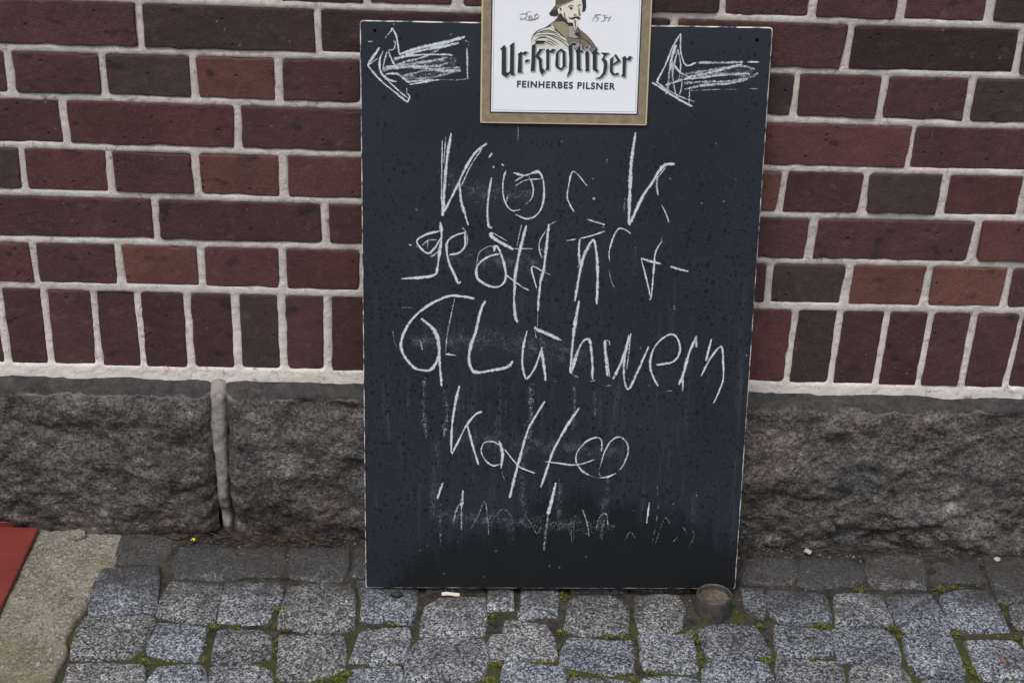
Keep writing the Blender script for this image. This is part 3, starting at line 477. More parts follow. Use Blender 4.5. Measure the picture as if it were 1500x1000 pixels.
def m_smear():
    m = Mat('chalk_smear', 0.95, 0.05)
    u, v, _ = m.sep(m.n('ShaderNodeUVMap').outputs[0])[:3]
    at = m.n('ShaderNodeAttribute', attribute_name='strength').outputs['Fac']
    oc = m.objco()
    dots = m.noise(m.scaled(oc, (1, 0.8, 1)), 430, 4, 0.72)
    patch = m.noise(oc, 75, 4, 0.65)
    fall = m.mr(m.math('ABSOLUTE', u), 0.0, 1.0, 1.0, 0.0, True)
    lvl = m.math('ADD', dots, m.math('MULTIPLY', m.math('SUBTRACT', patch, 0.5), 0.5))
    lvl = m.math('ADD', lvl, m.math('MULTIPLY', fall, 0.10))
    a = m.math('MULTIPLY', m.mr(lvl, 0.60, 0.76), m.math('MULTIPLY', fall, m.math('MULTIPLY', at, 5.0)), clamp=True)
    m.set(m.b.inputs['Alpha'], a)
    m.color(lin(165, 178, 192))
    return m.m
SMEAR = m_smear()
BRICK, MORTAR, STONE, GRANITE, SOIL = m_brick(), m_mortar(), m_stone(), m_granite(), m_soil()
CONCRETE, BOARD, EDGE, CHALK, RED, GOLD, PIPE = m_concrete(), m_board(), m_edge(), m_chalk(), m_red(), m_gold(), m_pipe()
PMORTAR = m_mortar(0.64)
MOSSM = m_leafy('moss', lin(44, 52, 24), lin(112, 118, 52))
LITTERM = m_leafy('litter', lin(42, 37, 33), lin(84, 72, 62))
GRITM = m_leafy('grit', lin(50, 48, 46), lin(132, 128, 123))

# ------------------------------------------------------------------ ground and pavement
def ground_sheet():
    m = Mat('far_ground', 0.9, 0.2)
    p = m.pos()
    v = m.vor(p, 9, 'DISTANCE_TO_EDGE')
    c = m.mix(m.mr(v.outputs['Distance'], 0.03, 0.10), lin(60, 58, 54), m.mix(m.noise(p, 320, 3), lin(70, 70, 72), lin(150, 150, 152)))
    m.color(c)
    o = mesh_obj('ground', [(-60, -60, -0.04), (60, -60, -0.04), (60, 60, -0.04), (-60, 60, -0.04)], [(0, 1, 2, 3)], m.m)
    tag(o, kind='structure')
ground_sheet()

def soil_height(x, y):
    h = -0.0065 + 0.004 * fbm(x * 22, y * 22, 3.0, 3)
    t = max(0.0, min(1.0, (y + 0.21) / 0.11))
    return min(h + t * 0.0045, -0.0022 + 0.0015 * noise.noise((x * 40, y * 40, 8)))

def grid_mesh(name, x0, x1, y0, y1, st, fz, mat, parent=None):
    nx, ny = int((x1 - x0) / st) + 1, int((y1 - y0) / st) + 1
    vs = [(x0 + i * st, y0 + j * st, fz(x0 + i * st, y0 + j * st)) for j in range(ny) for i in range(nx)]
    fs = [(j * nx + i, j * nx + i + 1, (j + 1) * nx + i + 1, (j + 1) * nx + i) for j in range(ny - 1) for i in range(nx - 1)]
    return mesh_obj(name, vs, fs, mat, parent, True)

pavement = grid_mesh('pavement', -0.98, 2.62, -1.05, 0.02, 0.009, soil_height, SOIL)
tag(pavement, 'granite cobblestone pavement with soil and moss in its joints', kind='structure')

def chaikin(pts, it=2, q=0.2):
    for _ in range(it):
        out = []
        for i in range(len(pts)):
            a, b = pts[i], pts[(i + 1) % len(pts)]
            out.append((a[0] * (1 - q) + b[0] * q, a[1] * (1 - q) + b[1] * q))
            out.append((a[0] * q + b[0] * (1 - q), a[1] * q + b[1] * (1 - q)))
        pts = out
    return pts

def inside(pt, poly):
    x, y = pt; c = False; j = len(poly) - 1
    for i in range(len(poly)):
        xi, yi = poly[i]; xj, yj = poly[j]
        if (yi > y) != (yj > y) and x < (xj - xi) * (y - yi) / (yj - yi) + xi:
            c = not c
        j = i
    return c

cobble_polys = []
def cobble(poly, tone=None, drop=0.0):
    area = sum(poly[i - 1][0] * poly[i][1] - poly[i][0] * poly[i - 1][1] for i in range(len(poly)))
    if area < 0:
        poly = poly[::-1]
    cx = sum(p[0] for p in poly) / len(poly); cy = sum(p[1] for p in poly) / len(poly)
    out = []
    for i in range(len(poly)):                             # split long edges, roughen
        a, b = poly[i], poly[(i + 1) % len(poly)]
        L = math.dist(a, b); k = max(1, int(L / 0.026))
        for s in range(k):
            t = s / k
            out.append((a[0] + (b[0] - a[0]) * t + random.gauss(0, 0.0008), a[1] + (b[1] - a[1]) * t + random.gauss(0, 0.0008)))
    out = chaikin(out, 1, 0.08)
    kk = 1 + 0.0038 / (sum(math.dist(p, (cx, cy)) for p in out) / len(out))
    out = [(cx + (a - cx) * kk, cy + (b - cy) * kk) for a, b in out]
    cobble_polys.append(out)
    n = len(out)
    h = random.uniform(-0.002, 0.003) - drop
    tx, ty = random.gauss(0, 0.022), random.gauss(0, 0.022)
    sd = random.uniform(0, 50)
    vs, fs = [], []
    rad = sum(math.dist(p, (cx, cy)) for p in out) / n
    for ins, z in ((-0.0012, -0.03), (-0.0004, -0.0080), (0.0012, -0.0030), (0.0038, -0.0009), (0.012, 0.0), (0.026, 0.0006)):
        k = 1 - ins / rad
        for (px, py) in out:
            x, y = cx + (px - cx) * k, cy + (py - cy) * k
            zz = z + h
            if z > -0.02:
                zz += tx * (x - cx) + ty * (y - cy)
            if z > -0.005:
                zz += 0.0024 * fbm(x * 30 + sd, y * 30, sd, 3)
            vs.append((x - cx, y - cy, zz))
    R = 6
    for r in range(R - 1):
        for i in range(n):
            j = (i + 1) % n
            fs.append((r * n + i, r * n + j, (r + 1) * n + j, (r + 1) * n + i))
    vs.append((0, 0, h + 0.0014))
    c = len(vs) - 1
    for i in range(n):
        fs.append(((R - 1) * n + i, (R - 1) * n + (i + 1) % n, c))
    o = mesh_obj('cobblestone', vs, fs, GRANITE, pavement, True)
    o.location = (cx, cy, 0)
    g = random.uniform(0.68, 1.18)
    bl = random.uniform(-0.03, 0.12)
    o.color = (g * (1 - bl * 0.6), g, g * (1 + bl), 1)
    return o

for i, pl in enumerate(COBBLES):
    cobble([(a / 1000, b / 1000) for a, b in pl])
traced = list(cobble_polys)
# the paving goes on to the right and towards the viewer
for r in range(5):
    yy = -0.515 - r * 0.112
    xx = 0.16 + random.uniform(0, 0.04)
    while xx < 2.5:
        w = random.uniform(0.088, 0.118)
        q = [(xx + .006, yy - .05), (xx + w - .006, yy - .05), (xx + w - .006, yy + .05), (xx + .006, yy + .05)]
        q = [(a + random.gauss(0, .004), b + random.gauss(0, .004)) for a, b in q]
        if not any(inside(v, t) for v in q for t in traced) and not any(inside(v, q) for t in traced for v in t):
            cobble(q)
        xx += w
for r in range(4):
    yy = -0.115 - r * 0.104
    xx = 1.61 + 0.012 * r
    while xx < 2.5:
        w = random.uniform(0.09, 0.115)
        q = [(xx + .006, yy - .046), (xx + w - .006, yy - .046), (xx + w - .006, yy + .046), (xx + .006, yy + .046)]
        if not any(inside(v, t) for v in q for t in traced) and not any(inside(v, q) for t in traced for v in t):
            cobble([(a + random.gauss(0, .003), b + random.gauss(0, .003)) for a, b in q])
            xx += w
        else:
            xx += 0.02

# concrete strip beside the paving
def strip():
    right = [(0.103, -0.02), (0.102, -0.05), (0.108, -0.10), (0.106, -0.14), (0.088, -0.20), (0.083, -0.22), (0.088, -0.235), (0.077, -0.29), (0.074, -0.33), (0.084, -0.352), (0.080, -0.40), (0.082, -0.46), (0.10, -0.55), (0.11, -0.70), (0.12, -1.05)]
    vs, fs = [], []
    ny, nx = 180, 60
    def rx_(y):
        for (xa, ya), (xb, yb) in zip(right, right[1:]):
            if yb <= y <= ya:
                return xa + (xb - xa) * (y - ya) / (yb - ya)
        return right[-1][0]
    for j in range(ny + 1):
        y = -0.02 - j * (1.03 / ny)
        xr = rx_(y) + 0.006 + 0.003 * fbm(y * 40, 1, 1, 3)
        for i in range(nx + 1):
            t = i / nx
            x = -0.95 + (xr + 0.95) * (1 - (1 - t) ** 1.6)
            z = 0.002 + 0.002 * fbm(x * 25, y * 25, 5, 3)
            if i == nx: z -= 0.03
            elif i == nx - 1: z -= 0.003
            vs.append((x, y, z))
    for j in range(ny):
        for i in range(nx):
            a = j * (nx + 1) + i
            fs.append((a, a + nx + 1, a + nx + 2, a + 1))
    o = mesh_obj('path', vs, fs, CONCRETE, None, True)
    tag(o, 'weathered sandy concrete strip beside the cobblestones', kind='structure')
strip()

# ------------------------------------------------------------------ brick wall on its stone plinth
wall = empty('brick_wall', (0.76, 0.12, 0.0))
tag(wall, 'dark red brick wall with pale mortar on a rough grey stone plinth', 'wall')
WO = Vector(wall.location)

def wall_mesh(name, vs, fs, mat, smooth=False, at=None):
    at = Vector(at) if at is not None else WO
    o = mesh_obj(name, [Vector(v) - at for v in vs], fs, mat, wall, smooth)
    o.location = at - WO
    return o

def bedz(k, x):
    if k < 0:
        return bedz(0, x) + 0.0785 * -k
    l = BEDS[k]
    x *= 1000
    if x <= l[0][0]: return l[0][1] / 1000
    for (xa, za), (xb, zb) in zip(l, l[1:]):
        if x <= xb:
            return (za + (zb - za) * (x - xa) / (xb - xa)) / 1000
    return l[-1][1] / 1000

PAL = {'r': (92, 61, 58), 'm': (82, 56, 56), 'd': (74, 58, 59), 'o': (104, 71, 63), 'k': (64, 48, 49)}
TONES = {1: 'mmkkkmkm', 2: 'mmdommmmmdmmd', 3: 'mrmmmrm', 4: 'drmormmmmomdrm', 5: 'mmmmmmmr', 6: 'rmorrmmmmmdoom', 7: 'mmmmmmd' + 'm' * 10 + 'rdmmmmm'}
RECTS = {}
BEDW = {7: 0.0085, 6: 0.0065}

def brick(x0, x1, za, zb, col):
    """x0,x1 = (bottom, top) pairs; za/zb bottom and top heights as functions"""
    cs = [(x0, za(x0)), (x1, za(x1)), (x1, zb(x1)), (x0, zb(x0))]
    cs = [(a + random.gauss(0, .0013), b + random.gauss(0, .0009)) for a, b in cs]
    cx = (x0 + x1) / 2; cz = (za(cx) + zb(cx)) / 2
    out = []
    for i in range(4):
        a, b, pv = Vector(cs[i]), Vector(cs[(i + 1) % 4]), Vector(cs[i - 1])
        r = random.choice((.0015, .002, .0025, .003, .006))
        e1, e0 = (b - a).normalized(), (pv - a).normalized()
        out += [a + e0 * r, a + (e0 + e1) * r * 0.3, a + e1 * r]
        L = (b - a).length; k = max(2, int(L / 0.016))
        sd = random.uniform(0, 99)
        nrm = Vector((e1.y, -e1.x))
        for s in range(1, k):
            t = s / k
            if t * L > r + .004 and L - t * L > .009:
                out.append(a + e1 * (t * L) + nrm * (0.0018 * noise.noise((t * L * 45 + sd, sd, 0)) + random.gauss(0, .0005) - (random.uniform(.001, .003) if random.random() < .05 else 0)))
    n = len(out)
    dy0, tx, tz = random.gauss(0, .0009), random.gauss(0, .006), random.gauss(0, .012)
    vs, fs = [], []
    for ins, y in ((0.0, 0.03), (0.0002, 0.0022), (0.0010, 0.0005), (0.0028, 0.0)):
        for q in out:
            d = Vector((cx - q[0], cz - q[1]))
            sx = max(0.0, 1 - ins / max(abs(d.x), .02)); sz = max(0.0, 1 - ins / max(abs(d.y), .02))
            x, z = cx - d.x * sx, cz - d.y * sz
            vs.append((x, y + (dy0 + tx * (x - cx) + tz * (z - cz) if y < .02 else 0), z))
    for r in range(3):
        for i in range(n):
            j = (i + 1) % n
            fs.append((r * n + i, r * n + j, (r + 1) * n + j, (r + 1) * n + i))
    fs.append(tuple(range(3 * n, 4 * n)))
    o = wall_mesh('brick', vs, fs, BRICK, False, (cx, 0, cz))
    cv = random.uniform(0.92, 1.08)
    c = lin(*[v * cv for v in col])
    o.color = c
    return o

XL, XR = -0.95, 2.55
for k in range(-2, 8):
    if k >= 0:
        js = [v / 1000 for v in JOINTS[k]]
    else:
        js = [0.40 + 0.130 * (-k == 2)]
    pitch = 0.077 if k == 7 else (0.130 if k % 2 == 0 else 0.260)
    tones = {}
    if k in TONES and k > 0:
        for i, t in enumerate(TONES[k]):
            tones[i - 1] = t
    nl = 0
    while js[0] > XL:
        js.insert(0, js[0] - pitch + random.gauss(0, .0015)); nl += 1
    while js[-1] < XR:
        js.append(js[-1] + pitch + random.gauss(0, .0015))
    for i in range(len(js) - 1):
        t = tones.get(i - nl)
        if t is None:
            t = random.choice('mmmrdk') if k > 0 else random.choice('kkmm')
        g = 0.0055 + random.gauss(0, .0007)
        if k == 7: g = random.uniform(.0045, .0065)
        x0, x1 = js[i] + g, js[i + 1] - g
        lo, hi = BEDW.get(k, .0055), BEDW.get(k - 1, .0055)
        RECTS.setdefault(k, []).append((x0, x1, lo, hi))
        b = brick(x0, x1, lambda x, k=k, lo=lo: bedz(k, x) + lo, lambda x, k=k, hi=hi: bedz(k - 1, x) - hi, PAL[t])

def brick_depth(x, z):
    """how far (x, z) lies inside a brick's face; negative in a joint"""
    for k in range(-2, 8):
        if bedz(k, x) <= z < bedz(k - 1, x):
            for x0, x1, lo, hi in RECTS[k]:
                if x0 <= x <= x1:
                    return min(x - x0, x1 - x, z - bedz(k, x) - lo, bedz(k - 1, x) - hi - z)
            return -0.003
    return -0.003

def mortar_sheet():
    st = 0.0038
    nx, nz = int((XR - XL) / st), int((1.13 - 0.276) / st)
    vs, fs = [], []
    for j in range(nz + 1):
        z = 0.276 + j * st
        for i in range(nx + 1):
            x = XL + i * st
            d = brick_depth(x, z)
            if d > 0.008:
                vs.append((x, 0.010, z)); continue
            y = 0.0017 - 0.0010 * fbm(x * 28, z * 28, 2, 2) - 0.0009 * fbm(x * 130, z * 130, 7, 2)
            if z < 0.46:                                    # generous new pointing, smeared over the arrises
                y -= 0.0012 + 0.0022 * max(0, noise.noise((x * 40, z * 26, 5)))
            if z < 0.310:
                y -= 0.0010 + (0.310 - z) * 0.08
            y += max(0.0, d + 0.0005) * 1.3
            vs.append((x, y, z))
    for j in range(nz):
        for i in range(nx):
            a = j * (nx + 1) + i
            fs.append((a, a + 1, a + nx + 2, a + nx + 1))
    wall_mesh('mortar', vs, fs, MORTAR, True)
mortar_sheet()
core = wall_mesh('wall_core', [(x, y, z) for z in (0, 1.13) for y in (0.035, 0.24) for x in (XL, XR)],
                 [(0, 1, 3, 2), (4, 6, 7, 5), (0, 4, 5, 1), (2, 3, 7, 6), (0, 2, 6, 4), (1, 5, 7, 3)], MORTAR)

STONES = [(-0.96, -0.43, 0.97), (-0.408, 0.2672, 1.0), (0.2895, 0.905, 1.0), (0.93, 1.80, 1.06), (1.825, 2.56, 0.95)]
def plinth_stone(xa, xb, tone, seed):
    st = 0.005
    nx = int((xb - xa) / st)
    prof = []                                               # arc along: ledge, arris, face
    L = [(0.034, 0.284), (0.004, 0.283), (-0.012, 0.2795), (-0.026, 0.2745), (-0.034, 0.269), (-0.040, 0.258), (-0.045, 0.235), (-0.049, 0.19), (-0.051, 0.13), (-0.050, 0.07), (-0.044, 0.02), (-0.038, -0.03)]
    for (ya, za), (yb, zb) in zip(L, L[1:]):
        k = max(1, int(math.dist((ya, za), (yb, zb)) / st))
        for s in range(k):
            prof.append((ya + (yb - ya) * s / k, za + (zb - za) * s / k))
    prof.append(L[-1])
    vs, fs = [], []
    npf = len(prof)
    for i in range(nx + 1):
        x = xa + (xb - xa) * i / nx
        e = min(x - xa, xb - x)
        rnd = max(0.0, 1 - e / 0.022)
        for j, (y, z) in enumerate(prof):
            rough = max(0.0, min(1.0, (0.270 + 0.006 * fbm(x * 18, seed, 0, 3) - z) / 0.014))
            zz = z
            d = 0.018 * fbm(x * 5 + seed, z * 8, seed, 2) + 0.0070 * fbm(x * 14, z * 20, seed + 3, 3) + 0.002 * fbm(x * 42, z * 50, seed + 5, 2)
            d += 0.0036 * fbm(x * 95, z * 105, seed + 9, 3)
            rg = 1 - abs(noise.noise((x * 16 + seed, z * 30, 4)))
            d -= 0.006 * max(0, rg - 0.86) / 0.14 * (0.5 + noise.noise((x * 5, z * 8, seed)))
            yy = y - rough * d - (1 - rough) * 0.0015 * fbm(x * 60, z * 60, 2, 2)
            zz += (1 - rough) * (0.003 * fbm(x * 13, 0, seed, 3) + 0.0012 * fbm(x * 70, y * 70, seed, 2))
            yy += 0.020 * rnd * rnd * (1 if z < 0.30 else 0)
            xx = x + 0.006 * fbm(z * 22, seed, 0, 2) * max(0, 1 - e / 0.05)
            vs.append((xx, yy, zz))
    for i in range(nx):
        for j in range(npf - 1):
            a = i * npf + j
            fs.append((a, a + 1, a + npf + 1, a + npf))
    o = wall_mesh('plinth_stone', vs, fs, STONE, True, ((xa + xb) / 2, 0, 0.14))
    o.color = (tone, tone, tone, 1)
    return o
for i, (a, b, t) in enumerate(STONES):
    plinth_stone(a, b, t, i * 7.3 + 1.7)

def plinth_joint(x):
    # mortar seam, pale and full at the top, breaking up towards the ground
    vs, fs = [], []
    nz, nx = 90, 10
    z0, z1 = -0.01, 0.285
    for j in range(nz + 1):
        t = j / nz
        z = z0 + (z1 - z0) * t
        lo = max(0.0, (0.075 - z) / 0.03)
        w = 0.0058 + 0.0056 * t + 0.0022 * noise.noise((z * 26, x, 1)) + 0.0014 * noise.noise((z * 90, x, 2))
        for i in range(nx + 1):
            u = i / nx * 2 - 1
            xx = x + 0.003 * (1 - t) + u * (w + 0.004) + 0.003 * noise.noise((z * 12, x, 4))
            y = -0.030 - 0.012 * math.sin(min(1, (1 - t) * 1.6) * 1.57) + 0.004 * u * u - 0.0022 * fbm(xx * 70, z * 70, 1, 3)
            y += 0.012 * max(0.0, abs(u) - w / (w + 0.004)) / 0.3
            y += 0.018 * min(1, lo) * (0.8 + 0.6 * noise.noise((xx * 60, z * 45, 3)))
            if t > 0.93: y += (t - 0.93) * 0.4
            vs.append((xx, y, z))
    for j in range(nz):
        for i in range(nx):
            a = j * (nx + 1) + i
            fs.append((a, a + 1, a + nx + 2, a + nx + 1))
    wall_mesh('mortar_joint', vs, fs, PMORTAR, True, (x, 0, z0))
plinth_joint(0.2755)
plinth_joint(0.9175)
plinth_joint(1.8125)
plinth_joint(-0.4190)

# ------------------------------------------------------------------ chalkboard leaning on the wall
BO = Vector((0.5285, -0.1908, 0.006))
BX = Vector((0.99988603, 0.00277119, 0.01484088)); BU = Vector((-0.01509687, 0.19168154, 0.98134106))
BN = BX.cross(BU).normalized()
BW, BL = 0.606, 0.9028
board = empty('chalkboard')
bm_ = Matrix((BX, BU, BN)).transposed().to_4x4(); bm_.translation = BO
board.matrix_world = bm_
tag(board, 'black chalkboard with handwritten white chalk leaning against the brick wall', 'chalkboard')

def rounded_rect(x0, y0, x1, y1, r, seg=4):
    out = []
    for cx, cy, a0 in ((x0 + r, y0 + r, math.pi), (x1 - r, y0 + r, 1.5 * math.pi), (x1 - r, y1 - r, 0), (x0 + r, y1 - r, .5 * math.pi)):
        for s in range(seg + 1):
            a = a0 + s / seg * math.pi / 2
            out.append((cx + r * math.cos(a), cy + r * math.sin(a)))
    return out

def panel():
    base = rounded_rect(0, 0, BW, BL, 0.004)
    pts = []
    for i in range(len(base)):
        a, b = Vector(base[i]), Vector(base[(i + 1) % len(base)])
        k = max(1, int((b - a).length / 0.012))
        for s in range(k):
            pts.append(a.lerp(b, s / k))
    n = len(pts)
    c = Vector((BW / 2, BL / 2))
    vs, fs, mi = [], [], []
    def ring(ins, z, jit=0):
        for p in pts:
            d = c - p
            w = ins + jit * (0.5 + fbm(p.x * 38, p.y * 38, 3, 3))
            q = Vector((p.x + math.copysign(min(abs(d.x), w), d.x) * (1 if abs(d.x) > BW / 2 - .006 else 0),
                        p.y + math.copysign(min(abs(d.y), w), d.y) * (1 if abs(d.y) > BL / 2 - .006 else 0)))
            vs.append((q.x, q.y, z))
    ring(0, -0.009); ring(0, -0.0008); ring(0.0008, -0.0001, 0.0007)
    for r in range(2):
        for i in range(n):
            j = (i + 1) % n
            fs.append((r * n + i, r * n + j, (r + 1) * n + j, (r + 1) * n + i)); mi.append(1)
    fs.append(tuple(range(2 * n, 3 * n))); mi.append(0)
    fs.append(tuple(range(n - 1, -1, -1))); mi.append(1)
    o = mesh_obj('panel', vs, fs, [BOARD, EDGE], board, False, mi)
    return o
panel()

def disc_pts(cx, cy, r, n=14):
    return [(cx + r * math.cos(2 * math.pi * i / n), cy + r * math.sin(2 * math.pi * i / n)) for i in range(n)]
HOLE = plain('hole', (0.004, 0.004, 0.004, 1), 0.9, 0.0)
for hx, hy in ((0.0216, 0.8887), (0.5837, 0.8843)):          # drilled corner holes with a dark bore
    o1, o2 = disc_pts(hx, hy, 0.0026), disc_pts(hx, hy, 0.0020)
    vs = [(x, y, 0.0004) for x, y in o1] + [(x, y, 0.0006) for x, y in o2] + [(x, y, 0.0002) for x, y in o2]
    fs = [(i, (i + 1) % 14, 14 + (i + 1) % 14, 14 + i) for i in range(14)] + [(14 + i, 14 + (i + 1) % 14, 28 + (i + 1) % 14, 28 + i) for i in range(14)] + [tuple(range(28, 42))]
    mesh_obj('screw_hole', vs, fs, HOLE, board)

def catmull(p, seg):
    if len(p) < 3:
        return [p[0].lerp(p[-1], s / seg) for s in range(seg + 1)]
    q = [p[0] * 2 - p[1]] + p + [p[-1] * 2 - p[-2]]
    out = []
    for i in range(1, len(q) - 2):
        for s in range(seg):
            t = s / seg
            out.append(0.5 * ((2 * q[i]) + (q[i + 1] - q[i - 1]) * t + (2 * q[i] - 5 * q[i + 1] + 4 * q[i + 2] - q[i + 3] if False else 2 * q[i - 1] - 5 * q[i] + 4 * q[i + 1] - q[i + 2]) * t * t + (3 * q[i] - q[i - 1] - 3 * q[i + 1] + q[i + 2]) * t ** 3))
    out.append(p[-1])
    return out

zlev = [0.0006]
def ribbon(vs, fs, uv, vc, pts, w, a, taper=True, wob=0.28):
    c = catmull([Vector(p) for p in pts], 6)
    z = zlev[0]; zlev[0] += 0.000008
    n = len(c); L = 0.0
    sd = random.uniform(0, 100)
    b0 = len(vs)
    for i in range(n):
        if i: L += (c[i] - c[i - 1]).length
        t = (c[min(i + 1, n - 1)] - c[max(i - 1, 0)])
        t = t.normalized() if t.length > 1e-9 else Vector((1, 0))
        nr = Vector((-t.y, t.x))
        ww = w * 0.5 * (1 + wob * 2 * noise.noise((L * 60 + sd, sd, 0)))
        if taper and n > 4:
            ww *= min(1.0, 0.55 + 0.45 * min(i, n - 1 - i) / 2.0)
        for u in (-1, 0, 1):
            v = c[i] + nr * (ww * u)
            vs.append((v.x, v.y, z)); uv.append((u, L * 10 + sd)); vc.append(a)
    for i in range(n - 1):
        for u in range(2):
            k = b0 + i * 3 + u
            fs.append((k, k + 3, k + 4, k + 1))

PXM = 0.00105                                               # metres on the board per traced pixel of stroke width
WORDS = (('l', 'chalk_arrow', 'scribbled white chalk arrow at the board corner, box-ended shaft'), ('r', 'chalk_arrow', 'scribbled white chalk arrow with straight shaft'),
         ('k', 'chalk_word', 'chalk word Kiosk'), ('g', 'chalk_word', 'chalk word geöffnet'), ('w', 'chalk_word', 'chalk word Glühwein'),
         ('c', 'chalk_word', 'chalk word Kaffee'), ('f', 'chalk_word', 'faded washed-out chalk word'), ('e', 'chalk_word', 'last faded washed-out chalk word'))
STROKES['e'] = [s for s in STROKES['f'] if s[2][0][0] > 3900]
STROKES['f'] = [s for s in STROKES['f'] if s[2][0][0] <= 3900]
for key, nm, lb in WORDS:
    vs, fs, uv, vc = [], [], [], []
    for w, a, pts in STROKES[key]:
        ribbon(vs, fs, uv, vc, [(x / 1e4, y / 1e4) for x, y in pts], w * PXM * (1.0 if w >= 6 else 1.7 if key in 'fe' else 1.25), a)
    tag(mesh_obj(nm, vs, fs, CHALK, board, False, uvs=uv, vcol=vc), lb)

for w, a, pts in STROKES['d']:
    vs, fs, uv, vc = [], [], [], []
    ribbon(vs, fs, uv, vc, [(x / 1e4, y / 1e4) for x, y in pts], w * PXM, a)
    mesh_obj('chalk_smear', vs, fs, SMEAR, board, False, uvs=uv, vcol=vc)

# ---- enamelled brewery sign screwed to the top of the board
SX0, SX1, SY0, SY1 = 0.1770, 0.4255, 0.7572, 1.085
def slab(name, x0, y0, x1, y1, z0, z1, mats, parent, r=0.002, bev=0.0004):
    o_, i_ = rounded_rect(x0, y0, x1, y1, r), rounded_rect(x0 + bev, y0 + bev, x1 - bev, y1 - bev, r)
    n = len(o_)
    vs = [(x, y, z0) for x, y in o_] + [(x, y, z1 - bev) for x, y in o_] + [(x, y, z1) for x, y in i_]
    fs = [(q * n + i, q * n + (i + 1) % n, (q + 1) * n + (i + 1) % n, (q + 1) * n + i) for q in range(2) for i in range(n)]
    fs += [tuple(range(2 * n, 3 * n)), tuple(range(n - 1, -1, -1))]
    return mesh_obj(name, vs, fs, mats, parent)
PALEGOLD = plain('pale_gold', lin(186, 176, 142), 0.45)
DARKGREEN = plain('dark_green', lin(34, 50, 52), 0.4)
WHITE = plain('enamel_white', lin(226, 229, 236), 0.35, 0.4)
GREYLINE = plain('grey_line', lin(120, 124, 128), 0.5)
sign = slab('brewery_sign', SX0, SY0, SX1, SY1, 0.0015, 0.0045, PALEGOLD, board)
tag(sign, 'white brewery sign plate with gold border and a hatted man portrait')
slab('border', SX0 + .0022, SY0 + .0024, SX1 - .0022, SY1 - .0024, 0.0046, 0.0049, GOLD, sign, .001, .0001)
slab('border_line', SX0 + .0142, SY0 + .0152, SX1 - .0142, SY1 - .0152, 0.0050, 0.0052, DARKGREEN, sign, .001, .0001)
slab('face', SX0 + .0160, SY0 + .0172, SX1 - .0160, SY1 - .0172, 0.0053, 0.0055, WHITE, sign, .001, .0001)
fx0, fy0, fx1, fy1 = SX0 + .0182, SY0 + .0195, SX1 - .0182, SY1 - .0195
lw = 0.0005
vs = [(fx0, fy0, .0056), (fx1, fy0, .0056), (fx1, fy1, .0056), (fx0, fy1, .0056), (fx0 + lw, fy0 + lw, .0056), (fx1 - lw, fy0 + lw, .0056), (fx1 - lw, fy1 - lw, .0056), (fx0 + lw, fy1 - lw, .0056)]
mesh_obj('face_line', vs, [(0, 1, 5, 4), (1, 2, 6, 5), (2, 3, 7, 6), (3, 0, 4, 7)], GREYLINE, sign)

def flat_polys(name, items, mats, parent):
    """items: (poly, z, material index)"""
    bm = bmesh.new()
    for poly, z, mi in items:
        a = sum(poly[i - 1][0] * poly[i][1] - poly[i][0] * poly[i - 1][1] for i in range(len(poly)))
        if a < 0: poly = poly[::-1]
        f = bm.faces.new([bm.verts.new((x, y, z)) for x, y in poly])
        f.material_index = mi
        if f.normal.length == 0: f.normal_update()
    bmesh.ops.triangulate(bm, faces=bm.faces[:], ngon_method='EAR_CLIP')
    bmesh.ops.recalc_face_normals(bm, faces=bm.faces[:])
    me = bpy.data.meshes.new(name)
    bm.to_mesh(me); bm.free()
    for m in mats: me.materials.append(m)
    return link(bpy.data.objects.new(name, me), parent)

EMC = {'cloak': (205, 205, 192), 'coat': (120, 112, 100), 'collar': (142, 138, 116), 'dark': (66, 60, 54), 'grey': (158, 152, 150), 'face': (216, 212, 200),
       'hat': (92, 84, 68), 'darkhat': (52, 50, 56), 'line': (48, 44, 42), 'shade': (112, 104, 98), 'hatline': (140, 128, 106), 'purple': (84, 72, 84)}
keys = list(EMC)
emats = [plain('print_' + k, lin(*EMC[k]), 0.4) for k in keys]
items = [([(x / 1e5, y / 1e5) for x, y in pl], 0.0057 + i * 0.00001, keys.index(k)) for i, (k, pl) in enumerate(EMBLEM)]
flat_polys('portrait_emblem', items, emats, sign)

def thin_lines(name, lines, w, z, mat, parent):
    vs, fs = [], []
    for li, pts in enumerate(lines):
        c = catmull([Vector((x / 1e5, y / 1e5)) for x, y in pts], 5)
        b0, n = len(vs), len(c)
        for i in range(n):
            t = (c[min(i + 1, n - 1)] - c[max(i - 1, 0)]).normalized()
            nr = Vector((-t.y, t.x)) * w * (0.35 + 0.65 * math.sin(math.pi * (i + .5) / n))
            for s in (-1, 1):
                q = c[i] + nr * s
                vs.append((q.x, q.y, z + li * 4e-6))
        for i in range(n - 1):
            k = b0 + 2 * i
            fs.append((k, k + 2, k + 3, k + 1))
    return mesh_obj(name, vs, fs, mat, parent)
INK = plain('print_ink', lin(36, 46, 48), 0.4)
thin_lines('emblem_hatching', EMBLEM_LINES, 0.0006, 0.00600, emats[keys.index('line')], sign)
SINK = plain('print_script', lin(56, 66, 76), 0.4)
tag(thin_lines('script_lettering', SCRIPT[:7], 0.00045, 0.0060, SINK, sign), 'script word Seit')
tag(thin_lines('script_lettering', SCRIPT[7:], 0.00045, 0.0060, SINK, sign), 'script number 1534')

